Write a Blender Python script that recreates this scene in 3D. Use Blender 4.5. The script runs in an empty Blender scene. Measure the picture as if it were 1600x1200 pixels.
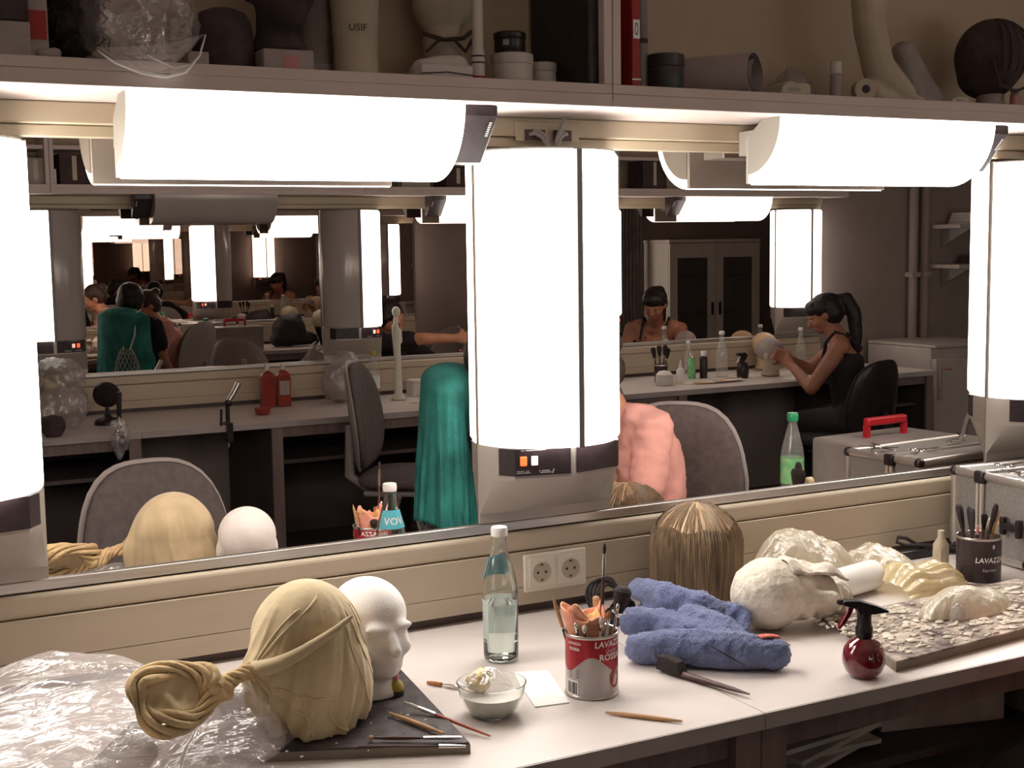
import bpy, bmesh, math, random
from mathutils import Vector, Matrix, noise, Quaternion
R = math.radians
PI = math.pi
random.seed(7)
S = bpy.context.scene
COL = S.collection

# ------------------------------------------------------------------ camera, world, exposure
ZC = 0.75                     # worktop height
F, YAW, PITCH, ROLL, CD, CH = 2066.7, 0.4824, 0.1048, -0.0151, 2.4601, 0.7854 + ZC
_cy, _sy, _cp, _sp = math.cos(YAW), math.sin(YAW), math.cos(PITCH), math.sin(PITCH)
FW = Vector((_sy*_cp, _cy*_cp, -_sp)); _rt = Vector((_cy, -_sy, 0)); _up = _rt.cross(FW)
_c, _s = math.cos(ROLL), math.sin(ROLL)
RT = _rt*_c + _up*_s; UP = _up*_c - _rt*_s
CAM = Vector((0, -CD, CH))
cd = bpy.data.cameras.new('camera'); cam = bpy.data.objects.new('camera', cd); COL.objects.link(cam)
cd.sensor_fit = 'HORIZONTAL'; cd.sensor_width = 36; cd.lens = F*36/1600
cd.clip_start = 0.05; cd.clip_end = 100
M = Matrix((RT, UP, -FW)).transposed().to_4x4(); M.translation = CAM
cam.matrix_world = M
S.camera = cam
w = bpy.data.worlds.new('world'); S.world = w; w.use_nodes = True
w.node_tree.nodes['Background'].inputs[0].default_value = (0.02, 0.016, 0.016, 1)
w.node_tree.nodes['Background'].inputs[1].default_value = 1.0
S.view_settings.view_transform = 'Standard'; S.view_settings.look = 'None'
S.view_settings.gamma = 1; S.view_settings.use_curve_mapping = False
S.view_settings.exposure = 0.1
S.cycles.max_bounces = 14; S.cycles.glossy_bounces = 10; S.cycles.diffuse_bounces = 4
S.cycles.transparent_max_bounces = 16; S.cycles.transmission_bounces = 8
LAMP = 13.5                    # radiance of a lit lamp diffuser
LAMP_COL = (1.0, 0.955, 0.885)

def at(u, v, x=None, y=None, z=None):
    """pixel of the photograph -> point on a plane of the room"""
    d = FW + RT*((u-800)/F) - UP*((v-600)/F)
    t = (x-CAM.x)/d.x if x is not None else (y-CAM.y)/d.y if y is not None else (z-CAM.z)/d.z
    return CAM + d*t

# ------------------------------------------------------------------ materials
MATS = {}
def mat(name, col, rough=0.5, metal=0.0, var=0.06, scale=12, bump=0.0, bscale=60, trans=0.0, ior=1.45,
        emit=0.0, alpha=1.0, sss=0.0, coat=0.0, sheen=0.0, col2=None, stretch=None, spec=0.5, thin=False):
    if name in MATS: return MATS[name]
    m = bpy.data.materials.new(name); m.use_nodes = True; MATS[name] = m
    n = m.node_tree.nodes; l = m.node_tree.links
    b = n['Principled BSDF']
    tc = n.new('ShaderNodeTexCoord'); src = tc.outputs['Object']
    if stretch:
        mp = n.new('ShaderNodeMapping'); mp.inputs['Scale'].default_value = stretch
        l.new(src, mp.inputs[0]); src = mp.outputs[0]
    nz = n.new('ShaderNodeTexNoise'); nz.inputs['Scale'].default_value = scale; nz.inputs['Detail'].default_value = 5
    l.new(src, nz.inputs['Vector'])
    cr = n.new('ShaderNodeValToRGB'); l.new(nz.outputs['Fac'], cr.inputs[0])
    c2 = col2 or tuple(max(0, c*(1-2.2*var)) for c in col)
    c1 = col if col2 else tuple(min(1, c*(1+var)) for c in col)
    cr.color_ramp.elements[0].position = 0.32; cr.color_ramp.elements[1].position = 0.68
    cr.color_ramp.elements[0].color = (*c2, 1); cr.color_ramp.elements[1].color = (*c1, 1)
    l.new(cr.outputs[0], b.inputs['Base Color'])
    b.inputs['Roughness'].default_value = rough; b.inputs['Metallic'].default_value = metal
    b.inputs['Specular IOR Level'].default_value = spec
    b.inputs['IOR'].default_value = ior
    b.inputs['Transmission Weight'].default_value = trans
    b.inputs['Alpha'].default_value = alpha
    b.inputs['Coat Weight'].default_value = coat
    b.inputs['Sheen Weight'].default_value = sheen
    if sss:
        b.inputs['Subsurface Weight'].default_value = sss
        b.inputs['Subsurface Radius'].default_value = (0.012, 0.006, 0.004)
    if emit:
        b.inputs['Emission Color'].default_value = (*col, 1); b.inputs['Emission Strength'].default_value = emit
    if bump:
        bn = n.new('ShaderNodeTexNoise'); bn.inputs['Scale'].default_value = bscale; bn.inputs['Detail'].default_value = 6
        l.new(src, bn.inputs['Vector'])
        bp = n.new('ShaderNodeBump'); bp.inputs['Strength'].default_value = bump; bp.inputs['Distance'].default_value = 0.01
        l.new(bn.outputs['Fac'], bp.inputs['Height']); l.new(bp.outputs[0], b.inputs['Normal'])
    return m

def film(name, col, mix=0.45, rough=0.18, bump=0.5, bscale=35, stretch=(1, 1, 1), gloss=0.18):
    """thin plastic film: part see-through, part milky and shiny"""
    if name in MATS: return MATS[name]
    m = bpy.data.materials.new(name); m.use_nodes = True; MATS[name] = m
    n = m.node_tree.nodes; l = m.node_tree.links
    out = n['Material Output']; n.remove(n['Principled BSDF'])
    tc = n.new('ShaderNodeTexCoord'); bn = n.new('ShaderNodeTexNoise'); bn.inputs['Scale'].default_value = bscale
    bn.inputs['Detail'].default_value = 4; bn.inputs['Distortion'].default_value = 1.2
    mp = n.new('ShaderNodeMapping'); mp.inputs['Scale'].default_value = stretch; mp.inputs['Rotation'].default_value = (0, 0, 0.5)
    l.new(tc.outputs['Object'], mp.inputs[0]); l.new(mp.outputs[0], bn.inputs['Vector'])
    bp = n.new('ShaderNodeBump'); bp.inputs['Strength'].default_value = bump; bp.inputs['Distance'].default_value = 0.012
    l.new(bn.outputs['Fac'], bp.inputs['Height'])
    df = n.new('ShaderNodeBsdfDiffuse'); tl = n.new('ShaderNodeBsdfTranslucent'); gl = n.new('ShaderNodeBsdfGlossy'); tr = n.new('ShaderNodeBsdfTransparent')
    for k in (df, tl, gl): k.inputs['Color'].default_value = (*col, 1); l.new(bp.outputs[0], k.inputs['Normal'])
    gl.inputs['Roughness'].default_value = rough; gl.inputs['Color'].default_value = (0.9, 0.88, 0.88, 1)
    def mx(f, p, q):
        m_ = n.new('ShaderNodeMixShader'); m_.inputs[0].default_value = f; l.new(p.outputs[0], m_.inputs[1]); l.new(q.outputs[0], m_.inputs[2]); return m_
    fin = mx(mix, tr, mx(gloss, mx(0.45, df, tl), gl)); l.new(fin.outputs[0], out.inputs[0])
    return m

def zone_mat(name, fn):
    """material whose colour is set by a small node builder: fn(nodes, links, objcoord_xyz) -> colour socket"""
    if name in MATS: return MATS[name]
    m = bpy.data.materials.new(name); m.use_nodes = True; MATS[name] = m
    n = m.node_tree.nodes; l = m.node_tree.links
    tc = n.new('ShaderNodeTexCoord'); sx = n.new('ShaderNodeSeparateXYZ'); l.new(tc.outputs['Object'], sx.inputs[0])
    c = fn(n, l, sx.outputs, tc.outputs['Object'])
    l.new(c, n['Principled BSDF'].inputs['Base Color'])
    return m

# ------------------------------------------------------------------ mesh builder
class MB:
    def __init__(self): self.v = []; self.f = []; self.M = Matrix.Identity(4)
    def add(self, vs, fs):
        o = len(self.v); self.v += [tuple(self.M @ Vector(p)) for p in vs]
        self.f += [tuple(i+o for i in q) for q in fs]; return self
    def box(self, x0, x1, y0, y1, z0, z1):
        vs = [(x, y, z) for z in (z0, z1) for y in (y0, y1) for x in (x0, x1)]
        return self.add(vs, [(0,2,3,1),(4,5,7,6),(0,1,5,4),(2,6,7,3),(0,4,6,2),(1,3,7,5)])
    def rings(self, rings, cap0=True, cap1=True, closed=True):
        n = len(rings[0]); vs = [p for r in rings for p in r]; fs = []
        for i in range(len(rings)-1):
            for j in range(n if closed else n-1):
                k = (j+1) % n
                fs.append((i*n+j, i*n+k, (i+1)*n+k, (i+1)*n+j))
        if cap0: fs.append(tuple(reversed(range(n))))
        if cap1: fs.append(tuple((len(rings)-1)*n+j for j in range(n)))
        return self.add(vs, fs)
    def lathe(self, prof, n=28, cap0=True, cap1=True, c=(0,0,0)):
        return self.rings([[(c[0]+r*math.cos(2*PI*j/n), c[1]+r*math.sin(2*PI*j/n), c[2]+z) for j in range(n)] for r, z in prof], cap0, cap1)
    def prism(self, poly, axis, a, b):
        def p(q, t): return {'x': (t, q[0], q[1]), 'y': (q[0], t, q[1]), 'z': (q[0], q[1], t)}[axis]
        return self.rings([[p(q, a) for q in poly], [p(q, b) for q in poly]])
    def tube(self, pts, r, n=8, cap=True):
        pts = [Vector(p) for p in pts]; rs = r if isinstance(r, (list, tuple)) else [r]*len(pts)
        rings = []; up = Vector((0, 0, 1))
        t0 = (pts[1]-pts[0]).normalized()
        if abs(t0.dot(up)) > 0.95: up = Vector((1, 0, 0))
        a = t0.cross(up).normalized()
        for i, p in enumerate(pts):
            t = (pts[min(i+1, len(pts)-1)] - pts[max(i-1, 0)]).normalized()
            a = (a - t*a.dot(t)).normalized(); bq = t.cross(a)
            rings.append([p + (a*math.cos(2*PI*j/n) + bq*math.sin(2*PI*j/n))*rs[i] for j in range(n)])
        return self.rings(rings, cap, cap)
    def surf(self, fn, nu, nv, cu=False, cv=False):
        U = nu if cu else nu+1; V = nv if cv else nv+1
        vs = [fn(i/nu, j/nv) for i in range(U) for j in range(V)]; fs = []
        for i in range(nu):
            for j in range(nv):
                i2 = (i+1) % U; j2 = (j+1) % V
                fs.append((i*V+j, i2*V+j, i2*V+j2, i*V+j2))
        return self.add(vs, fs)
    def ball(self, c, r, n=20, m=12, rot=None):
        r = (r, r, r) if isinstance(r, (int, float)) else r; c = Vector(c)
        rings = []
        for i in range(m+1):
            ph = PI*i/m; k = max(math.sin(ph), 0.012)
            ring = []
            for j in range(n):
                q = Vector((r[0]*k*math.cos(2*PI*j/n), r[1]*k*math.sin(2*PI*j/n), -r[2]*math.cos(ph)))
                ring.append(c + (rot @ q if rot else q))
            rings.append(ring)
        return self.rings(rings)
    def capsule(self, p0, p1, r0, r1, n=14):
        p0 = Vector(p0); p1 = Vector(p1); d = p1-p0; L = max(d.length, 1e-5); q = d.to_track_quat('Z', 'Y').to_matrix()
        rings = []
        for i in range(5):
            a = -PI/2 + (PI/2)*(i+0.12)/4.12 if i < 4 else 0
            a = min(a, 0); rings.append((r0*math.cos(a), r0*math.sin(a)))
        for i in range(5):
            a = (PI/2)*(i)/4.12; rings.append((r1*math.cos(a), L + r1*math.sin(a)))
        return self.rings([[p0 + q @ Vector((k*math.cos(2*PI*j/n), k*math.sin(2*PI*j/n), z)) for j in range(n)] for k, z in rings])
    def mesh(self, name, smooth=40):
        me = bpy.data.meshes.new(name); me.from_pydata([tuple(p) for p in self.v], [], self.f); me.validate(); me.update()
        if smooth:
            me.polygons.foreach_set('use_smooth', [True]*len(me.polygons))
            me.set_sharp_from_angle(angle=R(smooth))
        return me
    def build(self, name, m, parent=None, smooth=40, bevel=0.0, solid=0.0, seg=2):
        bm = bmesh.new(); me = self.mesh(name, 0); bm.from_mesh(me)
        bmesh.ops.recalc_face_normals(bm, faces=bm.faces); bm.to_mesh(me); bm.free()
        if smooth:
            me.polygons.foreach_set('use_smooth', [True]*len(me.polygons)); me.set_sharp_from_angle(angle=R(smooth))
        return link(name, me, m, parent, bevel, solid, seg)

def link(name, me, m, parent=None, bevel=0.0, solid=0.0, seg=2):
    o = bpy.data.objects.new(name, me); COL.objects.link(o)
    if m: me.materials.append(MATS[m] if isinstance(m, str) else m)
    if parent: o.parent = parent
    if bevel:
        b = o.modifiers.new('bevel', 'BEVEL'); b.width = bevel; b.segments = seg; b.limit_method = 'ANGLE'; b.angle_limit = R(50)
    if solid:
        s = o.modifiers.new('solid', 'SOLIDIFY'); s.thickness = solid; s.offset = 0
    return o

def tag(o, label, cat=None, group=None, kind=None):
    if label: o['label'] = label
    if cat: o['category'] = cat
    if group: o['group'] = group
    if kind: o['kind'] = kind
    return o
def thing(name, label, cat, loc=(0,0,0), rz=0.0, group=None):
    o = bpy.data.objects.new(name, None); COL.objects.link(o); o.empty_display_size = 0.05
    o.location = loc; o.rotation_euler = (0, 0, rz)
    return tag(o, label, cat, group)
def structure(o, label=None): o['kind'] = 'structure'; return tag(o, label) if label else o
def copy_tree(o, parent=None):
    c = o.copy(); COL.objects.link(c); c.parent = parent
    for ch in list(o.children): copy_tree(ch, c)
    return c

def sculpt(name, fill, m, parent=None, voxel=0.008, smooth=6, disp=None, factor=0.5):
    """union of overlapping solids -> one continuous skin"""
    b = MB(); fill(b)
    me = b.mesh('tmp', 0); bm = bmesh.new(); bm.from_mesh(me); bmesh.ops.recalc_face_normals(bm, faces=bm.faces); bm.to_mesh(me); bm.free()
    o = bpy.data.objects.new('tmp', me); COL.objects.link(o)
    r = o.modifiers.new('r', 'REMESH'); r.mode = 'VOXEL'; r.voxel_size = voxel
    if smooth:
        s = o.modifiers.new('s', 'SMOOTH'); s.factor = factor; s.iterations = smooth
    dg = bpy.context.evaluated_depsgraph_get(); dg.update()
    nm = bpy.data.meshes.new_from_object(o.evaluated_get(dg)); nm.name = name
    bpy.data.objects.remove(o); bpy.data.meshes.remove(me)
    if disp:
        nr = [v.normal.copy() for v in nm.vertices]
        for v, k in zip(nm.vertices, nr): v.co = disp(v.co.copy(), k)
    nm.polygons.foreach_set('use_smooth', [True]*len(nm.polygons)); nm.update(); nm.materials.clear()
    return link(name, nm, m, parent)

def fold(p, s=1.0, seed=0.0):
    """soft ridged folds, 0..1"""
    q = Vector((p[0]*s+seed, p[1]*s-seed, p[2]*s+2*seed))
    a = 1-abs(noise.noise(q)); b = 1-abs(noise.noise(q*2.1+Vector((5, 3, 1))))
    return 0.65*a*a + 0.35*b*b

def crease(p, s=1.0, seed=0.0):
    """crumpled-sheet relief, about 0..1: sharp creases between random facets"""
    q = Vector((p[0]*s+seed, p[1]*s-seed, p[2]*s+2*seed))
    q += Vector((noise.noise(q*0.7), noise.noise(q*0.7+Vector((7, 1, 3))), 0))*0.35
    d = noise.voronoi(q)[0]
    return min(1.0, d[0])*0.6 + min(1.0, (d[1]-d[0]))*0.4

def text_mesh(s, size, bold=False):
    cu = bpy.data.curves.new('t', 'FONT'); cu.body = s; cu.size = size; cu.align_x = 'CENTER'; cu.align_y = 'CENTER'
    cu.resolution_u = 2
    if bold: cu.offset = size*0.02
    o = bpy.data.objects.new('t', cu); COL.objects.link(o)
    dg = bpy.context.evaluated_depsgraph_get(); dg.update()
    me = bpy.data.meshes.new_from_object(o.evaluated_get(dg))
    v = [tuple(p.co) for p in me.vertices]; f = [tuple(p.vertices) for p in me.polygons]
    bpy.data.objects.remove(o); bpy.data.meshes.remove(me)
    return v, f
def text_on(name, s, size, m, parent, place, bold=False, shear=0.0):
    """flat print: place(x, y) -> point on the carrier's surface"""
    v, f = text_mesh(s, size, bold)
    b = MB(); b.add([place(p[0]+shear*p[1], p[1]) for p in v], f)
    me = b.mesh(name, 0)
    return link(name, me, m, parent)
def on_cyl(r, a0, z0, off=0.0006):
    return lambda x, y: ((r+off)*math.cos(a0+x/r), (r+off)*math.sin(a0+x/r), z0+y)
# ------------------------------------------------------------------ palette
mat('wall_paint', (0.30, 0.240, 0.215), 0.75, var=0.04, scale=3, bump=0.05, bscale=90)
mat('ceiling_paint', (0.78, 0.68, 0.60), 0.8, var=0.03, scale=3)
mat('floor_lino', (0.07, 0.040, 0.038), 0.45, var=0.15, scale=25)
mat('laminate', (0.68, 0.61, 0.58), 0.38, var=0.025, scale=4, bump=0.02, bscale=200)
mat('laminate_edge', (0.42, 0.36, 0.35), 0.45, var=0.05, scale=9)
mat('cream_plastic', (0.52, 0.43, 0.325), 0.42, var=0.03, scale=5, stretch=(0.3, 4, 4))
mat('cream_dark', (0.10, 0.07, 0.065), 0.6)
mat('shelf_board', (0.62, 0.52, 0.48), 0.5, var=0.03, scale=5)
mat('shelf_back', (0.52, 0.41, 0.30), 0.6, var=0.08, scale=2)
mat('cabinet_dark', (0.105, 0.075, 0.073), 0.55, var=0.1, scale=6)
mat('stile_brown', (0.22, 0.155, 0.145), 0.55, var=0.08, scale=7, stretch=(6, 6, 0.6))
mat('alu', (0.62, 0.58, 0.55), 0.33, 0.85, var=0.05, scale=30, stretch=(0.3, 8, 8))
mat('alu_matt', (0.20, 0.175, 0.17), 0.5, 0.3, var=0.06, scale=14)
mat('lamp_body', (0.40, 0.355, 0.315), 0.36, 0.25, var=0.03, scale=4)
mat('duct_beige', (0.56, 0.465, 0.335), 0.45, var=0.03, scale=5, stretch=(0.3, 4, 4))
mat('lamp_end', (0.25, 0.225, 0.19), 0.45, var=0.02)
mat('lamp_unlit', (0.42, 0.375, 0.35), 0.22, 0.1, var=0.03, scale=3)
mat('panel_black', (0.028, 0.018, 0.020), 0.32, var=0.15, scale=40)
mat('black_plastic', (0.022, 0.014, 0.016), 0.35, var=0.2, scale=30)
mat('black_rubber', (0.03, 0.022, 0.024), 0.6, var=0.2, scale=30)
mat('print_pale', (0.62, 0.58, 0.56), 0.5)
mat('print_white', (0.85, 0.82, 0.80), 0.45)
mat('switch_red', (1.0, 0.10, 0.025), 0.3, emit=2.2, var=0.0)
mat('switch_white', (1.0, 0.62, 0.58), 0.3, emit=1.1, var=0.0)
mat('cable_grey', (0.34, 0.30, 0.285), 0.45)
mat('socket_plastic', (0.76, 0.69, 0.58), 0.35, var=0.02)

def emitter(name, strength):
    m = bpy.data.materials.new(name); m.use_nodes = True; n = m.node_tree.nodes; l = m.node_tree.links
    b = n['Principled BSDF']; b.inputs['Base Color'].default_value = (0.8, 0.8, 0.78, 1); b.inputs['Roughness'].default_value = 0.3
    b.inputs['Emission Color'].default_value = (*LAMP_COL, 1); b.inputs['Emission Strength'].default_value = strength
    MATS[name] = m; return m
emitter('lamp_lit', LAMP); emitter('lamp_far', LAMP*0.42)

m = bpy.data.materials.new('mirror_silver'); m.use_nodes = True; MATS['mirror_silver'] = m
b = m.node_tree.nodes['Principled BSDF']; b.inputs['Metallic'].default_value = 1; b.inputs['Roughness'].default_value = 0.0
b.inputs['Base Color'].default_value = (0.66, 0.61, 0.58, 1)

# ------------------------------------------------------------------ room shell
W = 4.1; XL, XR, ZT = -1.6, 9.0, 2.75
def slab(name, m, *b): return structure(MB().box(*b).build(name, m, smooth=0))
slab('floor', 'floor_lino', XL-0.1, XR+0.1, -W-0.12, 0.12, -0.1, 0)
slab('ceiling', 'ceiling_paint', XL-0.1, XR+0.1, -W-0.12, 0.12, ZT, ZT+0.1)
slab('wall_back', 'wall_paint', XL-0.1, XR+0.1, 0.006, 0.12, 0, ZT)
slab('wall_front', 'wall_paint', XL-0.1, XR+0.1, -W-0.12, -W-0.006, 0, ZT)
mat('wall_pale', (0.62, 0.54, 0.48), 0.75, var=0.04, scale=3)
slab('wall_left', 'wall_pale', XL-0.1, XL, -W, 0, 0, ZT)
slab('wall_right', 'wall_paint', XR, XR+0.1, -W, 0, 0, ZT)

Z_R0, Z_R1, Z_M1, Z_SH, Z_SHT = ZC+0.182, ZC+0.202, ZC+0.985, ZC+1.046, ZC+1.088
SH_Y = 0.27; WT_D = 0.756
LX = [0.177, 1.364, 2.84, 4.32]                 # pillar lamps on the mirror wall
OX = [0.97, 2.483, 3.97, 5.45]                  # pillar lamps on the wall opposite
MX0, MX1 = XL+0.02, 4.62; OX0, OX1 = XL+0.02, 5.64

def wall_frame(side):
    """transform: local x along the wall, local -y into the room"""
    return (lambda x, y, z: (x, y, z)) if side == 0 else (lambda x, y, z: (x, -W-y, z))
def wbox(b, side, x0, x1, d0, d1, z0, z1):
    """box hung on a wall: d = distance out from the wall plane"""
    if side == 0: b.box(x0, x1, -d1, -d0, z0, z1)
    else: b.box(x0, x1, -W+d0, -W+d1, z0, z1)
    return b

def dress_wall(side, x0, x1, lamps, k):
    nm = 'mirror wall' if side == 0 else 'far wall'
    cuts = [x0] + lamps + [x1]
    for i in range(len(cuts)-1):
        a, c = cuts[i], cuts[i+1]
        if c-a < 0.05: continue
        between = ('%s mirror pane between pillar lamps %s' % ('wide', ''))
        t = thing('wall_mirror', None, 'mirror', ((a+c)/2, 0 if side == 0 else -W, Z_R1))
        lab = {0: ['mirror pane at the blank wall end beside the leftmost pillar lamp', 'big mirror pane behind the cloth-draped head and the glass bottle',
                   'big mirror pane behind the wig head and the aluminium case', 'mirror pane past the pillar lamp with one dark half',
                   'narrow mirror pane at the far end of the long mirror'],
               1: ['far wall mirror pane beside the lamp with one unlit half', 'far wall mirror pane under the unlit overhead lamp',
                   'far wall mirror pane above the draped chair', 'far wall mirror pane above the desk where a ponytailed woman works',
                   'narrow far wall mirror pane at its last pillar lamp']}[side][i]
        t['label'] = lab
        b = MB(); h = (c-a)/2 - 0.001; s = -1 if side == 0 else 1
        b.box(-h, h, -0.004 if s < 0 else -0.002, 0.002 if s < 0 else 0.004, 0.0, Z_M1-Z_R1)
        b.build('glass', 'mirror_silver', t, smooth=0)
    # rail under the mirror, cable duct below it, cable duct above it
    structure(wbox(MB(), side, x0, x1, 0.0, 0.013, Z_R0, Z_R1).build('trim_%d' % (k), 'alu', bevel=0.002))
    root = thing('trim_%d' % (k+1), None, None, (0, 0, 0)); structure(root)
    wbox(MB(), side, x0, x1, 0.0, 0.006, ZC+0.0, ZC+0.02).build('shadow_gap', 'cream_dark', root)
    wbox(MB(), side, x0, x1, 0.0, 0.026, ZC+0.021, ZC+0.0590).build('cover_strip', 'cream_plastic', root, bevel=0.001)
    wbox(MB(), side, x0, x1, 0.0, 0.026, ZC+0.0600, ZC+0.1358).build('cover_strip', 'cream_plastic', root, bevel=0.0012)
    wbox(MB(), side, x0, x1, 0.0, 0.023, ZC+0.1365, ZC+0.179).build('cover_strip', 'cream_plastic', root, bevel=0.009, seg=3)
    root = thing('trim_%d' % (k+2), None, None, (0, 0, 0)); structure(root)
    wbox(MB(), side, x0, x1, 0.0, 0.016, Z_M1, Z_M1+0.021).build('cover_strip', 'duct_beige', root, bevel=0.002)
    wbox(MB(), side, x0, x1, 0.0, 0.030, Z_M1+0.022, Z_SH-0.0005).build('cover_strip', 'duct_beige', root, bevel=0.003)
dress_wall(0, MX0, MX1, LX, 1)
dress_wall(1, OX0, OX1, OX, 4)

# ------------------------------------------------------------------ pillar lamps
A_L, B_L = 0.160, 0.146
def ell(a, b, t0, t1, n): return [(a*math.cos(t0+(t1-t0)*i/n), -b*math.sin(t0+(t1-t0)*i/n)) for i in range(n+1)]
def pillar(x, side, lit, label, switches=True):
    """lit: materials of the half seen left and the half seen right when facing the wall"""
    t = thing('pillar_lamp', label, 'lamp', (x, -0.0045 if side == 0 else -W+0.0045, Z_R1+0.0005), 0 if side == 0 else PI)
    z0, z1 = 0.170, 0.772
    # metal back and foot: faceted skirt falling back to the wall
    foot = [(-0.162, 0.0), (-0.147, -0.055), (-0.122, -0.092), (0.0, -0.121), (0.122, -0.092), (0.147, -0.055), (0.162, 0.0)]
    low = [(-0.162, 0.0), (-0.161, -0.004), (-0.12, -0.010), (0.0, -0.012), (0.12, -0.010), (0.161, -0.004), (0.162, 0.0)]
    b = MB(); b.rings([[(p[0], p[1], 0.001) for p in low], [(p[0], p[1], 0.022) for p in low], [(p[0], p[1]*0.93, 0.098) for p in foot],
                       [(p[0], p[1], 0.106) for p in foot], [(p[0], p[1], z0) for p in foot]])
    b.build('housing', 'lamp_body', t, smooth=25)
    MB().box(-0.161, 0.161, -0.006, 0.0, z0, z1+0.004).build('back_plate', 'lamp_body', t)
    for s, mm in ((1, lit[0]), (-1, lit[1])):
        arc = ell(A_L, B_L, PI/2, PI, 16) if s > 0 else ell(A_L, B_L, PI/2, 0, 16)
        arc = [(q[0] - s*0.004 if i == 0 else q[0], q[1]-0.006) for i, q in enumerate(arc)]
        arc = [arc[0]] + arc[1:]
        inner = [(q[0]*0.93, (q[1]+0.006)*0.93-0.006) for q in arc]
        poly = arc + [(arc[-1][0], -0.006), (-s*0.004, -0.006)]
        b = MB()
        zs = [(0.955, z0+0.0), (1.0, z0+0.010), (1.0, z1-0.010), (0.955, z1)]
        b.rings([[(q[0]*k if abs(q[0]) > 0.005 else q[0], q[1]*k, z) for q in poly] for k, z in zs])
        d = b.build('diffuser', mm, t, smooth=50)
        if mm == 'lamp_unlit': d['label'] = 'unlit grey diffuser half'
    full = [(q[0]*0.962, q[1]*0.962-0.006) for q in ell(A_L, B_L, PI, 0, 24)]
    MB().prism(full, 'z', z1+0.0005, z1+0.004).build('top_cap', 'lamp_end', t, smooth=30)
    MB().box(-0.0065, 0.0065, -B_L-0.011, -B_L+0.02, z0-0.001, z1+0.001).build('divider_strip', 'alu_matt', t, bevel=0.001)
    # black control panels
    for s in (1, -1):
        pl = [(-0.143*s, -0.0625), (-0.122*s, -0.0935), (-0.008*s, -0.1205)]
        outp = [(p[0]*1.012, p[1]-0.0025) for p in pl]
        b = MB(); poly = outp + [(p[0], p[1]+0.004) for p in reversed(pl)]
        b.prism(poly, 'z', 0.112, z0-0.002)
        cp = b.build('control_panel', 'panel_black', t, smooth=20)
        if s > 0 and switches:
            def pp(u, z, o=0.003):
                x0, y0 = pl[1]; x1, y1 = pl[2]; nx, ny = -0.229, -0.973
                return (x0+(x1-x0)*u + nx*o, y0+(y1-y0)*u + ny*o, z)
            for u, mm in ((0.14, 'switch_red'), (0.34, 'switch_white')):
                b = MB(); b.M = Matrix.Translation(pp(u, 0.143, 0.0045)) @ Matrix.Rotation(math.atan2(-0.0285, 0.114), 4, 'Z')
                b.box(-0.0068, 0.0068, -0.002, 0.004, -0.0095, 0.0095)
                bb = b.build('switch', mm if 'lamp_lit' in lit or 'lamp_far' in lit else 'panel_black', cp, bevel=0.0015)
                b = MB(); b.M = Matrix.Translation(pp(u, 0.143, 0.0065)) @ Matrix.Rotation(math.atan2(-0.0285, 0.114), 4, 'Z')
                b.lathe([(0.002, 0), (0.002, 0.001)], 8)
            # rows of fine print, the slash-shaped mark
            def bar(u0, u1, z, h):
                p, q = pp(u0, z), pp(u1, z); b = MB()
                b.add([p, q, (q[0], q[1], z+h), (p[0], p[1], z+h)], [(0, 1, 2, 3)]); return b
            pr = MB()
            for u0, z, nn, h in ((0.10, 0.164, 16, 0.0014), (0.02, 0.121, 8, 0.0016), (0.02, 0.1175, 9, 0.0016), (0.42, 0.1205, 8, 0.0018), (0.42, 0.117, 8, 0.0016)):
                for q in range(nn):
                    if random.random() < 0.85:
                        bb = bar(u0+q*0.028, u0+q*0.028+0.018+0.006*random.random(), z, h); pr.add(bb.v, bb.f)
            p, q = pp(0.655, 0.1155), pp(0.70, 0.1245)
            pr.add([p, pp(0.672, 0.1155), q, pp(0.687, 0.1245)], [(0, 1, 2, 3)])
            pr.build('printed_marks', 'print_pale', cp, smooth=0)['kind'] = 'stuff'
    return t
ON, FAR, OFF = 'lamp_lit', 'lamp_far', 'lamp_unlit'
pillar(LX[0], 0, (ON, ON), 'lit pillar lamp beside the tan-draped head and plastic bag')
pillar(LX[1], 0, (ON, ON), 'lit pillar lamp on the mirror above the glass bottle and double socket')
pillar(LX[2], 0, (ON, OFF), 'lit pillar lamp behind the aluminium case')
pillar(LX[3], 0, (OFF, ON), 'pillar lamp on the mirror wall past the aluminium case, one half lit')
pillar(5.80, 0, (ON, ON), 'lit pillar lamp on bare wall near the display cabinet')  # added lamp, out of view: extra light for the display cabinet end
# facing the far wall its left half lies towards +x
pillar(OX[0], 1, (OFF, FAR), 'far wall pillar lamp above the bag pile, one half unlit')
pillar(OX[1], 1, (FAR, OFF), 'far wall pillar lamp beside the unlit overhead lamp')
pillar(OX[2], 1, (FAR, FAR), 'fully lit far wall pillar lamp behind the seated painter')
pillar(OX[3], 1, (FAR, FAR), 'last lit pillar lamp on the far wall beside the ponytailed woman')

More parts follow.
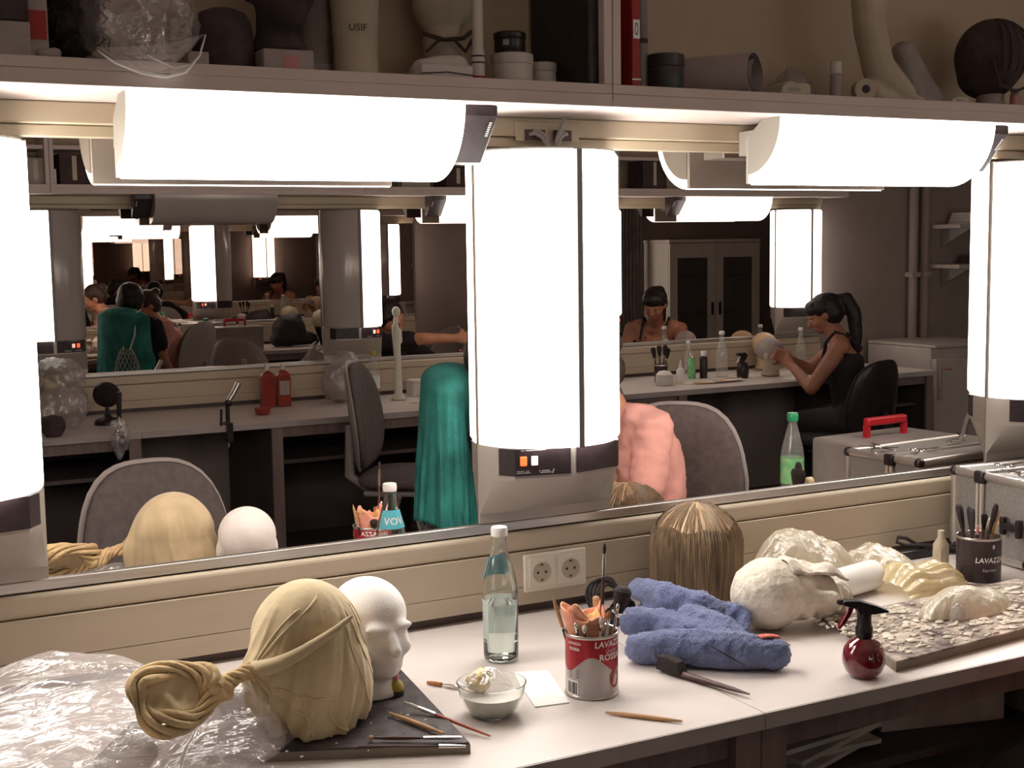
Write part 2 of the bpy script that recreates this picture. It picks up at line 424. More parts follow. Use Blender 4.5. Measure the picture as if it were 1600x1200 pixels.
# ------------------------------------------------------------------ overhead lamps under the shelves
def overhead(x0, side, lit, label):
    """x0 = end facing away from the black cap"""
    t = thing('overhead_lamp', label, 'lamp', (x0, 0 if side == 0 else -W, ZC), 0 if side == 0 else PI)
    L = 0.60; zb, zt, yb, yf = 0.908, 1.0455, -0.12, -0.254
    arc = [(yb + (yf-yb)*math.sin(q*PI/2/14), zt - (zt-zb)*math.cos(q*PI/2/14)) for q in range(15)]      # bottom back -> top front
    poly = arc + [(-0.168, zt), (yb, 1.010)]
    b = MB(); b.prism(poly, 'x', 0.006, L); b.build('diffuser', lit, t, smooth=30)
    inner = [(yb + (q[0]-yb)*0.80, zt - (zt-q[1])*0.84) for q in arc]
    end = [(yb+0.0005, zb+0.022)] + inner[1:] + [(-0.168, zt), (yb+0.0005, 1.010)]
    b = MB(); b.prism(end, 'x', -0.002, 0.0055); b.build('end_plate', 'lamp_end', t, smooth=30)
    MB().box(0.0, L, yb, yb+0.010, zb+0.002, 1.011).build('back_plate', 'lamp_body', t, bevel=0.001)
    MB().prism([(-0.170, zt), (yb-0.001, 1.0095), (yb+0.003, 1.0115), (-0.166, zt)], 'x', 0.0, L).build('back_slope', 'lamp_body', t)
    MB().box(0.04, L-0.04, yb+0.010, -0.031, 0.975, 1.03).build('mounting_bracket', 'lamp_body', t, bevel=0.002)
    cap = [(-0.125, zt), (-0.215, zt), (-0.215, 1.026), (-0.142, 0.944), (-0.125, 0.940)]
    cp = MB().prism(cap, 'x', L+0.0005, L+0.086).build('end_cap', 'panel_black', t, smooth=20, bevel=0.0015)
    b = MB(); y0, z0_, y1, z1_ = -0.2160, 1.0245, -0.1430, 0.9425
    for q in range(7):
        f0 = 0.12+q*0.045; f1 = f0+0.03
        P = lambda f, x: (x, y0+(y1-y0)*f-0.0008, z0_+(z1_-z0_)*f+0.0003)
        b.add([P(f0, L+0.072), P(f1, L+0.072), P(f1, L+0.078), P(f0, L+0.078)], [(0, 1, 2, 3)])
    b.build('printed_marks', 'print_pale', cp, smooth=0)['kind'] = 'stuff'
    return t
overhead(0.468, 0, ON, 'lit overhead lamp under the shelf, above the tan-draped head')
overhead(1.816, 0, ON, 'lit overhead lamp under the shelf, above the wig head')
overhead(3.29, 0, ON, 'lit overhead lamp under the shelf past the aluminium case')
overhead(2.03, 1, OFF, 'unlit overhead lamp under the far wall shelf')
overhead(3.55, 1, FAR, 'lit far wall overhead lamp above the draped chair')
overhead(5.07, 1, FAR, 'lit far wall overhead lamp above the ponytailed woman')

# cables dropping into the pillar lamps from the duct
for x, lab in ((LX[1], 'grey cable bundle dropping into the lit pillar lamp above the bottle'), (LX[2], 'grey cable bundle dropping into the lit pillar lamp behind the case')):
    t = thing('cable_bundle', lab, 'cable', (x, 0, Z_M1))
    MB().box(-0.075, 0.075, -0.0335, -0.030, 0.012, 0.052).build('junction_plate', 'duct_beige', t, bevel=0.001)
    MB().box(-0.055, -0.008, -0.036, -0.0335, 0.014, 0.036).build('cable_opening', 'cream_dark', t)
    MB().box(0.012, 0.055, -0.036, -0.0335, 0.014, 0.036).build('cable_opening', 'cream_dark', t)
    for sx, zx in ((-0.045, 0.026), (-0.035, 0.031), (0.045, 0.027), (0.036, 0.032), (0.008, 0.055)):
        e = sx*0.3
        pts = [(sx, -0.032, zx), (sx*0.82, -0.043, zx+0.002), (sx*0.5, -0.048, zx-0.006), (e, -0.050, zx-0.022), (e, -0.05, -0.018)]
        if abs(sx) < 0.02: pts = [(sx+0.02, -0.06, 0.0605), (sx+0.012, -0.056, 0.045), (sx, -0.052, 0.01), (sx, -0.05, -0.018)]
        MB().tube(pts, 0.0042, 8).build('cable', 'cable_grey', t)

# ------------------------------------------------------------------ open shelves above
def shelf_unit(side, x0, x1, label, mid=None):
    t = thing('wall_shelf', label, 'shelf', ((x0+x1)/2, 0 if side == 0 else -W, Z_SH), 0 if side == 0 else PI)
    h = (x1-x0)/2; T = 0.042; Y = SH_Y
    b = MB(); b.box(-h, h, -Y+0.004, -0.003, 0.0, T); b.build('bottom_board', 'shelf_board', t)
    b = MB(); b.box(-h, h, -Y, -Y+0.0035, 0.0, T*0.56); b.box(-h, h, -Y, -Y+0.0035, T*0.58, T); b.build('front_edging', 'shelf_board', t, bevel=0.0008)
    for s in (-1, 1):
        MB().box(s*h-0.018*(s > 0), s*h+0.018*(s < 0), -Y, -0.004, T+0.0005, 0.62).build('side_panel', 'shelf_board', t, bevel=0.001)
    MB().box(-h+0.0185, h-0.0185, -0.010, -0.004, T+0.0005, 0.62).build('back_panel', 'shelf_back', t)
    MB().box(-h, h, -Y, -0.004, 0.6205, 0.64).build('top_board', 'shelf_board', t)
    if mid: MB().box(-h+0.0185, h-0.0185, -Y+0.03, -0.0105, mid, mid+0.018).build('middle_board', 'shelf_board', t)
    return t
shelf_unit(0, XL+0.01, -0.205, 'open wall shelf unit at the blank end of the mirror wall')
shelf_unit(0, -0.203, 1.3735, 'open wall shelf unit holding the clear bag, casts and white tins')
shelf_unit(0, 1.3755, 2.95, 'open wall shelf unit holding the red binder and the big paper tube')
shelf_unit(0, 2.952, 4.60, 'open wall shelf unit on the mirror wall past the aluminium case')
for i, lab in enumerate(('open shelf unit at the blank end of the far wall', 'open far wall shelf unit above the unlit overhead lamp', 'open far wall shelf unit above the draped chair', 'open far wall shelf unit above the ponytailed woman')):
    xs = [XL+0.01, 0.962, 2.476, 3.964, 5.64]
    shelf_unit(1, xs[i]+0.001, xs[i+1]-0.001, lab, mid=0.2)

# ------------------------------------------------------------------ worktops and what carries them
def worktop(side, x0, x1, label):
    b = MB(); wbox(b, side, x0, x1, 0.006, WT_D-0.004, ZC-0.028, ZC)
    t = b.build('worktop', 'laminate'); t.data.materials.append(MATS['laminate'])
    tag(t, label, 'worktop')
    b = MB(); wbox(b, side, x0, x1, WT_D-0.0038, WT_D, ZC-0.028, ZC-0.0005)
    b.build('front_edging', 'laminate_edge', t)
    return t
worktop(0, MX0, 1.3605, 'white laminate worktop carrying the draped head, bottle and red can')
worktop(0, 1.3625, 4.75, 'white laminate worktop carrying the towel, spray bottle and aluminium case')
worktop(1, OX0, 1.215, 'far wall worktop carrying the pile of plastic bags')
worktop(1, 1.217, 3.2, 'far wall worktop carrying the two red bottles')
worktop(1, 3.202, 5.9, 'far wall worktop where the ponytailed woman works')
def base_unit(side, x0, x1, label, shelf=True):
    t = thing('base_cabinet', label, 'cabinet', ((x0+x1)/2, 0 if side == 0 else -W, 0), 0 if side == 0 else PI)
    h = (x1-x0)/2; D = WT_D-0.03; H = ZC-0.029
    for s in (-1, 1):
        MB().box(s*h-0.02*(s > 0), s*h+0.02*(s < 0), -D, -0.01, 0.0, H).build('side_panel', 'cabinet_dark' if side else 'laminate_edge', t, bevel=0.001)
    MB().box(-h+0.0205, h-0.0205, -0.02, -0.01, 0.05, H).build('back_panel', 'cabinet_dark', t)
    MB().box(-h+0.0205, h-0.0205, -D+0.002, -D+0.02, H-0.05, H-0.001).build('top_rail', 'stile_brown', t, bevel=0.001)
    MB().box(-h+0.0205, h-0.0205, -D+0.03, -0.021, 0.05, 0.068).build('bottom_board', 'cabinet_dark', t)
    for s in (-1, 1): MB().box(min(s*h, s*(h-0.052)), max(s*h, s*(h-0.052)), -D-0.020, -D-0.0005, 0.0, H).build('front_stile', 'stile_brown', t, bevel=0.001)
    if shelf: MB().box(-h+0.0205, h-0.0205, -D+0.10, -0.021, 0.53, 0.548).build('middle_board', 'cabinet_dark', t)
    return t
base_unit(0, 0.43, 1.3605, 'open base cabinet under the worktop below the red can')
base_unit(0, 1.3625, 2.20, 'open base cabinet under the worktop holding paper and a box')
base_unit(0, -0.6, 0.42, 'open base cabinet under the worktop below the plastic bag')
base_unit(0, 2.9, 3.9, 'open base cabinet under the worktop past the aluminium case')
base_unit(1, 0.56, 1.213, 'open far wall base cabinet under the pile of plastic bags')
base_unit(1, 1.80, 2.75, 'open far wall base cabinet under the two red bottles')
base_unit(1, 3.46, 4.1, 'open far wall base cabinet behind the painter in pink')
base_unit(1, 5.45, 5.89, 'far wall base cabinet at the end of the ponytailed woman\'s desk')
# ------------------------------------------------------------------ things on the near worktop
mat('foam_white', (0.84, 0.79, 0.76), 0.75, var=0.04, scale=30, bump=0.10, bscale=220)
mat('cloth_tan', (0.60, 0.47, 0.285), 0.85, var=0.14, scale=9, bump=0.15, bscale=60, sheen=0.2)
mat('cloth_orange', (0.66, 0.48, 0.26), 0.85, var=0.2, scale=14, bump=0.35, bscale=120)
mat('slate_board', (0.062, 0.045, 0.046), 0.55, var=0.0, scale=16, col2=(0.022, 0.015, 0.016), bump=0.5, bscale=40)
mat('board_edge', (0.22, 0.18, 0.14), 0.7)
film('bag_film', (0.92, 0.86, 0.86), 0.34, 0.10, 0.75, 16, (0.5, 2.2, 1), 0.34)
film('clear_film', (0.84, 0.78, 0.78), 0.30, 0.10, 0.8, 18, (1, 1, 1), 0.45)
film('cream_film', (0.80, 0.72, 0.56), 0.86, 0.32, 0.6, 26)
film('yellow_film', (0.80, 0.66, 0.36), 0.82, 0.3, 0.5, 20)
film('grey_film', (0.52, 0.47, 0.46), 0.55, 0.2, 0.6, 20)
mat('glass', (0.93, 0.97, 0.95), 0.02, var=0, trans=1.0, ior=1.45)
mat('water', (0.90, 0.96, 0.94), 0.0, var=0, trans=1.0, ior=1.33)
mat('label_blue', (0.10, 0.50, 0.62), 0.5, var=0.05)
mat('label_pale', (0.74, 0.82, 0.78), 0.5, var=0.05)
film('label_film', (0.80, 0.88, 0.84), 0.7, 0.3, 0.0, 5, (1, 1, 1), 0.05)
mat('cap_white', (0.80, 0.78, 0.76), 0.35)
mat('tin_metal', (0.55, 0.50, 0.47), 0.3, 0.9)
mat('wood_pale', (0.52, 0.30, 0.15), 0.5, var=0.15, scale=20, stretch=(1, 1, 8))
mat('wood_dark', (0.085, 0.035, 0.03), 0.5, var=0.15, scale=20)
mat('wood_red', (0.45, 0.10, 0.055), 0.35, var=0.1)
mat('bristle_dark', (0.028, 0.018, 0.018), 0.8, bump=0.6, bscale=300)
mat('bristle_tan', (0.42, 0.17, 0.06), 0.8, bump=0.6, bscale=300)
mat('bristle_white', (0.70, 0.66, 0.60), 0.8, bump=0.5, bscale=300)
mat('chrome', (0.75, 0.72, 0.70), 0.12, 1.0)
mat('paper_white', (0.82, 0.79, 0.76), 0.75, var=0.02)
mat('pink_foam', (0.90, 0.34, 0.29), 0.8, col2=(0.80, 0.42, 0.22), scale=30, bump=0.5, bscale=90)
mat('towel_blue', (0.26, 0.33, 0.66), 0.95, var=0.0, scale=60, col2=(0.16, 0.20, 0.46), bump=1.0, bscale=420, sheen=0.5)
mat('foam_yellow', (0.88, 0.60, 0.26), 0.8, var=0.1, scale=30, bump=0.4, bscale=90)
mat('towel_mark', (0.85, 0.22, 0.18), 0.9, bump=0.6, bscale=300)
mat('scalp', (0.62, 0.42, 0.25), 0.5, var=0.12, scale=14, bump=0.15, bscale=90)
mat('hair_blond', (0.30, 0.20, 0.115), 0.5, var=0.0, scale=150, col2=(0.13, 0.083, 0.050), stretch=(1, 1, 0.06))
mat('plaster', (0.74, 0.665, 0.56), 0.85, var=0.10, scale=22, bump=0.5, bscale=70)
mat('red_glass', (0.16, 0.004, 0.012), 0.08, var=0.2, scale=6, coat=1.0, spec=0.6)
mat('yellow_rubber', (0.42, 0.34, 0.05), 0.55, var=0.15)
mat('pink_wood', (0.55, 0.22, 0.22), 0.4)

def base_at(u, v, z=0.0): 
    p = at(u, v, z=ZC+z); return (p.x, p.y, ZC+z)

# double wall socket
mat('socket_recess', (0.50, 0.43, 0.33), 0.5)
p0 = at(816.7, 867, y=-0.026)
t = thing('wall_socket', 'cream double wall socket on the duct behind the red can', 'socket', (p0.x+0.0755, -0.0262, p0.z-0.0405))
MB().box(-0.0755, 0.0755, -0.008, 0, -0.0405, 0.0405).build('cover_frame', 'socket_plastic', t, bevel=0.002)
for sx in (-0.0355, 0.0355):
    o = MB().box(sx-0.030, sx+0.030, -0.0105, -0.008, -0.031, 0.031).build('insert', 'socket_plastic', t, bevel=0.001)
    b = MB(); b.M = Matrix.Translation((sx, -0.0106, 0)) @ Matrix.Rotation(R(90), 4, 'X')
    b.lathe([(0.0215, -0.001), (0.0225, 0.0012), (0.0195, 0.0012), (0.0188, 0.0003)], 32, True, True); b.build('socket_rim', 'socket_recess', o)
    for hx in (-0.0095, 0.0095):
        b = MB(); b.M = Matrix.Translation((sx+hx, -0.0109, 0)) @ Matrix.Rotation(R(90), 4, 'X'); b.lathe([(0.0028, 0), (0.0028, 0.0008)], 12); b.build('pin_hole', 'black_plastic', o)
    for hz in (-0.0165, 0.0165): MB().box(sx-0.003, sx+0.003, -0.0118, -0.0108, hz-0.002, hz+0.002).build('earth_clip', 'cream_dark', o)

# dark board under the heads
b = MB(); poly = [(0.856, -0.668), (0.903, -0.285), (0.47, -0.22), (0.33, -0.44)]
t = thing('board', 'dark scuffed modelling board under the two head forms', 'board', (0.65, -0.45, ZC))
b = MB(); b.prism([(x-0.65, y+0.45) for x, y in poly], 'z', 0.0, 0.015); b.build('core', 'board_edge', t)
b = MB(); b.prism([((x-0.65)*0.995, (y+0.45)*0.995) for x, y in poly], 'z', 0.0152, 0.018); b.build('top_face', 'slate_board', t)
b = MB()
for i in range(26):
    x = random.uniform(-0.12, 0.2); y = random.uniform(-0.19, 0.12)
    if x > 0.20+0.1*y: continue
    b.ball((x, y, 0.0185), (random.uniform(0.001, 0.004), random.uniform(0.001, 0.003), 0.001), 6, 4)
o = b.build('plaster_crumbs', 'foam_white', t); o['kind'] = 'stuff'
BZ = ZC+0.0182

def head_solid(b, s=1.0, nose=True, neck=True):
    """head form facing -y, base at z=0, about 0.235 tall"""
    def B(c, r): b.ball([k*s for k in c], [k*s for k in r], 22, 14)
    B((0, 0.018, 0.160), (0.073, 0.090, 0.072)); B((0, -0.012, 0.120), (0.062, 0.070, 0.075))
    B((0, -0.035, 0.075), (0.042, 0.042, 0.038)); B((0, -0.062, 0.062), (0.020, 0.016, 0.016))
    for x in (-1, 1):
        B((x*0.035, -0.052, 0.105), (0.020, 0.022, 0.018)); B((x*0.070, 0.012, 0.122), (0.010, 0.017, 0.026))
        B((x*0.026, -0.068, 0.150), (0.026, 0.014, 0.010))
    if nose:
        b.capsule((0, -0.075*s, 0.142*s), (0, -0.096*s, 0.108*s), 0.008*s, 0.013*s)
        B((0, -0.072, 0.082), (0.022, 0.010, 0.006)); B((0, -0.070, 0.073), (0.018, 0.010, 0.006))
    if neck:
        b.capsule((0, 0.012*s, 0.03*s), (0, 0.012*s, 0.10*s), 0.048*s, 0.046*s)
        b.lathe([(0.062*s, 0), (0.060*s, 0.012*s), (0.048*s, 0.035*s), (0.040*s, 0.06*s)], 24, c=(0, 0.012*s, 0))

# white foam head
p = at(592, 1092, z=BZ)
t = thing('foam_head', 'white foam head form beside the tan-draped head', 'head form', (p.x+0.004, p.y+0.03, BZ), R(6))
sculpt('head', lambda b: head_solid(b, 0.87), 'foam_white', t, 0.005, 8)

# head form under tan cloth, its twisted tail and the knotted loop
p = at(475, 1128, z=BZ)
HX, HY = 0.668, -0.452
t = thing('draped_head', 'head form draped in thin tan cloth with a twisted tail', 'head form', (HX, HY, BZ))
sculpt('head', lambda b: head_solid(b, 0.76), 'foam_white', t, 0.008, 6).rotation_euler = (0, 0, R(200))
def drape(u, v):
    th = 2*PI*v
    if u < 0.40: a = u/0.40*PI/2; r = 0.087*math.sin(a); z = 0.234-0.094*(1-math.cos(a)); k = 0.0
    else: k = (u-0.40)/0.60; z = 0.140*(1-k); r = 0.087 + 0.014*math.sin(PI*min(1, k*0.9)) - 0.006*k
    amp = 0.0012*min(1, u*4) + 0.027*max(0, u-0.12)**1.2
    tw = th + 0.5*u
    f = fold((math.cos(tw)*1.1, math.sin(tw)*1.1, 0.3*u), 1.5, 3.1)*1.5 + 0.45*fold((math.cos(tw)*3.0, math.sin(tw)*3.0, 0.4*u), 1.1, 8.4) - 1.25
    r += amp*f + 0.016*k*max(0, math.cos(th-0.15))**2*(1-0.5*k) + 0.020*math.exp(-((th-3.55)/0.45)**2-((z-0.115)/0.035)**2)
    r += 0.020*k*k*math.exp(-((th-4.55)/0.35)**2)
    zz = z + (0.016*noise.noise((math.cos(th)*2, math.sin(th)*2, 4)) + 0.008)*max(0, k-0.75)*4*(1 if math.sin(th) > -0.8 else 0.1)
    return (r*math.cos(th), r*math.sin(th)*0.95, max(zz, 0.0015))
b = MB(); b.surf(drape, 64, 180, cv=True); b.build('cloth', 'cloth_tan', t, smooth=70, solid=0.0015)
def ring_pt(th, r, z): return (r*math.cos(th), r*math.sin(th)*0.95, z)
pts = [ring_pt(R(a), 0.101 + 0.004*math.sin(a*0.07), z) for a, z in zip(range(200, 302, 8), [0.118, 0.118, 0.12, 0.124, 0.130, 0.137, 0.144, 0.152, 0.160, 0.168, 0.176, 0.184, 0.190])]
MB().tube(pts, [0.010, 0.012, 0.013, 0.013, 0.012, 0.011, 0.010, 0.009, 0.008, 0.007, 0.006, 0.005, 0.003], 10).build('rolled_fold', 'cloth_tan', t, smooth=80)
def on_drape(deg, z, off=0.0008):
    u_ = math.acos(max(-1, min(1, 1-(0.234-z)/0.094)))/(PI/2)*0.40 if z >= 0.14 else 0.40+0.60*(1-z/0.14)
    p_ = Vector(drape(u_, (deg % 360)/360)); return p_ + Vector((p_.x, p_.y, 0)).normalized()*off
for a0, z0, a1, z1, w_, mm in ((310, 0.205, 352, 0.02, 0.0028, 'cloth_orange'), (325, 0.212, 366, 0.05, 0.0030, 'cloth_orange'), (300, 0.195, 320, 0.03, 0.0024, 'cloth_tan'), (338, 0.205, 385, 0.07, 0.0026, 'cloth_orange'),
                       (206, 0.112, 262, 0.030, 0.0040, 'cloth_tan'), (208, 0.106, 286, 0.062, 0.0034, 'cloth_tan'), (206, 0.104, 238, 0.015, 0.0036, 'cloth_tan'), (204, 0.122, 246, 0.205, 0.0030, 'cloth_tan'), (206, 0.120, 282, 0.222, 0.0028, 'cloth_tan'), (270, 0.05, 292, 0.004, 0.0034, 'cloth_tan'), (248, 0.09, 256, 0.006, 0.0030, 'cloth_tan')):
    pts = [on_drape(a0+(a1-a0)*k_**1.3, z0+(z1-z0)*k_+0.012*math.sin(PI*k_)*(1 if z1 > z0 else -0.6), 0.0004) for k_ in [i/10 for i in range(11)]]
    MB().tube(pts, [w_*0.25]+[w_*(0.75+0.25*math.sin(i)) for i in range(9)]+[w_*0.25], 7).build('cloth_crease', mm, t, smooth=80)
# tail: from the left of the head down to the loop on the bag
lp = at(272, 1088, y=-0.50); lp = Vector((lp.x-HX, lp.y-HY, lp.z-BZ))
pts = []; rs = []
for i in range(15):
    k = i/14
    q = Vector((-0.098, -0.035, 0.108)).lerp(lp + Vector((0.052, 0.0, 0.0)), k); q.z += 0.006*math.sin(2*PI*k)
    pts.append(q); rs.append(0.020 - 0.008*math.sin(PI*min(1, k*1.6)) + 0.006*k)
def twist(path, rad, turns, name, strands=3, nn=64):
    """cloth twisted into a rope: a few fat strands wound round a path"""
    b = MB()
    for k in range(strands):
        q = []; rr = []
        for i in range(nn):
            f = i/(nn-1); c, t_ = path(f); a = Vector((0, 0, 1)).cross(t_).normalized(); e = t_.cross(a); ph = 2*PI*(turns*f + k/strands)
            w_ = rad(f)*(1+0.25*noise.noise((f*5, k*7.7, 3))); q.append(c + (a*math.cos(ph) + e*math.sin(ph))*w_*0.66); rr.append(w_*(1.9/strands)*(0.9 + 0.4*noise.noise((f*9, k*3.1, 1))))
        b.tube(q, rr, 10)
    return b.build(name, 'cloth_orange', t, smooth=80)
p_a, p_b = Vector((-0.098, -0.035, 0.108)), lp + Vector((0.052, 0.0, 0.0))
twist(lambda f: (p_a.lerp(p_b, f) + Vector((0, 0, 0.006*math.sin(2*PI*f))), (p_b-p_a).normalized()), lambda f: 0.017-0.006*math.sin(PI*min(1, f*1.5))+0.005*f, 1.3, 'twisted_tail', 5)
def lpath(f):
    th = 2*PI*f; g = lambda th: lp + Vector(((0.047+0.004*math.sin(3*th+1))*math.cos(th)*1.18, 0.047*math.sin(th)*0.55, 0.047*math.sin(th)*0.74))
    return g(th), (g(th+0.05)-g(th)).normalized()
twist(lpath, lambda f: 0.0185+0.005*math.sin(6*PI*f+1), 1.5, 'cloth_loop', 6, 90)
def wad(u, v):
    th = 2*PI*u; k = v
    q = Vector((0.040*k*math.cos(th), 0.022*k*math.sin(th), 0.030*k*math.sin(th))); f = crease(q, 55, 4)*0.03
    return lp + q + Vector((0, -0.8, 0.6))*(f-0.012)
b = MB(); b.surf(wad, 28, 9, True); b.build('cloth_wad', 'cloth_tan', t, smooth=80, solid=0.001)

def crumple(cx, cy, rx, ry, h, seed, rot=0.0, nr=30, na=84, z0=0.002, sharp=2.4, fs=9.0, peak=(0, 0), an=(1.0, 1.0), amp=1.0):
    """heap of thin crumpled sheet: a soft dome broken into creased facets"""
    b = MB(); ca, sa = math.cos(rot), math.sin(rot)
    def fn(u, v):
        th = 2*PI*v; edge = 1 + 0.22*noise.noise((math.cos(th)*1.5+seed, math.sin(th)*1.5, seed)) + 0.06*noise.noise((math.cos(th)*6+seed, math.sin(th)*6, 2))
        x, y = rx*u*edge*math.cos(th), ry*u*edge*math.sin(th)
        x += peak[0]*(1-u)*rx; y += peak[1]*(1-u)*ry
        dome = (1-u**sharp)**0.7 if u < 1 else 0.0
        low = 0.5+0.5*noise.noise((x*fs*0.45+seed, y*fs*0.45, seed))
        k1 = crease((x*an[0], y*an[1], 0.0), fs, seed); k2 = crease((x*an[0]+7, y*an[1], 1.0), fs*2.3, seed)
        z = h*(dome*(0.48+0.42*low) + amp*((0.10+0.34*dome)*(k1-0.35) + 0.13*(k2-0.35)*(0.35+dome)))
        X, Y = x*ca-y*sa, x*sa+y*ca
        wob = Vector((noise.noise((X*14, Y*14, seed)), noise.noise((X*14+9, Y*14, seed)), 0))*0.012*(1-u)
        return (cx+X+wob.x, cy+Y+wob.y, z0 + max(z, 0.0))
    b.surf(fn, nr, na, cv=True); return b
# plastic bags at the end of the worktop
t = thing('plastic_bag', 'large crumpled translucent plastic bag spilling over the worktop', 'bag', (0.30, -0.33, ZC))
crumple(0, 0, 0.245, 0.19, 0.175, 1.7, R(-22), 70, 190, fs=9, peak=(0.15, 0.35), an=(0.45, 1.5), amp=0.8).build('film', 'bag_film', t, smooth=45)
crumple(-0.02, -0.06, 0.22, 0.17, 0.10, 5.2, R(-30), 50, 140, fs=11, an=(0.4, 1.6)).build('inner_film', 'bag_film', t, smooth=45)
t = thing('plastic_bag', 'crumpled translucent plastic bag against the tan-draped head', 'bag', (0.505, -0.515, ZC+0.019))
crumple(0, 0, 0.125, 0.075, 0.115, 3.3, R(38), 54, 140, fs=15, peak=(0.45, 0.2), an=(0.5, 1.4)).build('film', 'bag_film', t, smooth=45)
crumple(0.0, -0.01, 0.12, 0.075, 0.06, 8.3, R(25), 34, 90, fs=18, an=(0.6, 1.5)).build('inner_film', 'bag_film', t, smooth=45)
# crumpled smaller dark lump under the bag edge
t = sculpt('clay_lump', lambda b: (b.ball((0, 0, 0.014), (0.034, 0.026, 0.017)), b.ball((0.03, 0.004, 0.010), (0.022, 0.018, 0.012))), 'slate_board', None, 0.004, 4,
           lambda c, n: Vector((c.x, c.y, max(0, c.z))) + n*0.004*(fold(c, 60, 1)-0.5)*(c.z > 0.004))
q = at(232, 1172, z=BZ); t.location = (q.x+0.03, q.y+0.01, BZ-0.0002); tag(t, 'dark modelling clay lump on the board before the plastic bag', 'clay')

# small modelling tools on the board
def stick(name, label, cat, a, c, r, m, parts=None, group=None):
    a = Vector(a); c = Vector(c); t = thing(name, label, cat, a, 0, group)
    d = c-a; b = MB(); rs = r if isinstance(r, list) else [r*0.5, r, r, r*0.45]
    n = len(rs); b.tube([d*(i/(n-1)) for i in range(n)], rs, 8); b.build('handle', m, t)
    if parts:
        for nm, mm, f0, f1, ra, rb in parts:
            b = MB(); b.tube([d*f0, d*((f0+f1)/2), d*f1], [ra, max(ra, rb), rb], 8); b.build(nm, mm, t)
    return t
def tp(u, v, z): p = at(u, v, z=z); return (p.x, p.y, z)
zt = BZ+0.005
stick('modelling_tool', 'pale wooden modelling stick on the dark board', 'tool', tp(608, 1114, zt), tp(693, 1146, zt), 0.0042, 'wood_pale')
stick('paint_brush', 'thin red-handled brush leaning off the dark board', 'brush', tp(766, 1150, ZC+0.004), tp(660, 1108, BZ+0.008), 0.0032, 'wood_red',
      [('ferrule', 'chrome', 0.8, 1.06, 0.0034, 0.0032), ('bristles', 'bristle_white', 1.06, 1.30, 0.003, 0.001)])
stick('modelling_tool', 'dark knife-like tool lying on the board near its front edge', 'tool', tp(583, 1153, zt+0.001), tp(662, 1153, zt+0.001), 0.0036, 'wood_dark',
      [('blade', 'chrome', 1.0, 1.75, 0.0028, 0.0030), ('tip', 'wood_pale', -0.08, 0.0, 0.004, 0.0045)])
stick('modelling_tool', 'long thin wire tool along the front edge of the board', 'tool', tp(560, 1166, zt), tp(728, 1166, zt), 0.0022, 'wood_dark', [('tip', 'chrome', 0.75, 1.0, 0.003, 0.002)])
stick('paint_brush', 'short brush with ginger bristles beside the glass bowl', 'brush', tp(725, 1076, ZC+0.004), tp(690, 1070, ZC+0.004), 0.0038, 'chrome', [('bristles', 'bristle_tan', 1.0, 1.65, 0.0045, 0.0028)])
stick('wooden_stick', 'thin ginger wooden stick lying before the red can', 'stick', tp(946, 1113, ZC+0.004), tp(1066, 1127, ZC+0.004), [0.0018, 0.0042, 0.0045, 0.004, 0.002], 'wood_pale')
# stippling tool: pink handle, yellow ball
q = at(622, 1088, z=BZ)
t = thing('stipple_brush', 'short brush with yellow rubber ball standing by the foam head', 'brush', (q.x, q.y+0.010, BZ))
MB().lathe([(0.008, 0), (0.0125, 0.003), (0.0145, 0.009), (0.0145, 0.014), (0.012, 0.021), (0.007, 0.026)], 20).build('ball', 'yellow_rubber', t)
MB().lathe([(0.0145, 0.0005), (0.0152, 0.005), (0.0146, 0.009)], 20, False, False).build('band', 'black_rubber', t)
MB().lathe([(0.006, 0.024), (0.0052, 0.04), (0.0058, 0.07), (0.0045, 0.082)], 14).build('handle', 'pink_wood', t)

# glass bottle
q = at(790, 1034, z=ZC)
t = thing('water_bottle', 'clear glass bottle half full of water with a white cap', 'bottle', (q.x, q.y+0.018, ZC))
out = [(0.028, 0.0), (0.0325, 0.004), (0.0335, 0.012), (0.0335, 0.135), (0.0325, 0.150), (0.028, 0.172), (0.0205, 0.196), (0.0155, 0.212), (0.0138, 0.236), (0.0148, 0.238), (0.0148, 0.243), (0.0135, 0.247)]
inn = [(r-0.0028, z) for r, z in reversed(out[3:])] + [(0.0305, 0.012), (0.027, 0.007)]
MB().lathe(out + inn, 40).build('glass', 'glass', t, smooth=60)
MB().lathe([(0.0268, 0.0075), (0.0303, 0.0125), (0.0303, 0.112)], 36).build('water', 'water', t, smooth=60)
MB().lathe([(0.0155, 0.240), (0.0158, 0.2415), (0.0158, 0.254), (0.0145, 0.257)], 28).build('cap', 'cap_white', t)
def wrap(r0, r1, z0, z1, a0, a1, name, m):
    b = MB(); b.surf(lambda u, v: ((r0+(r1-r0)*v)*math.cos(a0+(a1-a0)*u), (r0+(r1-r0)*v)*math.sin(a0+(a1-a0)*u), z0+(z1-z0)*v), 20, 3)
    return b.build(name, m, t, smooth=60)
wrap(0.0340, 0.0340, 0.045, 0.120, R(20), R(200), 'label', 'label_film')
nl = wrap(0.0320, 0.0205, 0.158, 0.199, R(25), R(165), 'neck_label', 'label_blue')
def nb(x, y): a = R(95)-x/0.026; k = (y+0.0205)/0.041; r = 0.0320-0.0115*k+0.0006; return (r*math.cos(a), r*math.sin(a), 0.158+0.041*k)
text_on('lettering', 'VOV', 0.022, 'print_white', nl, lambda x, y: nb(-x, y-0.004), True)

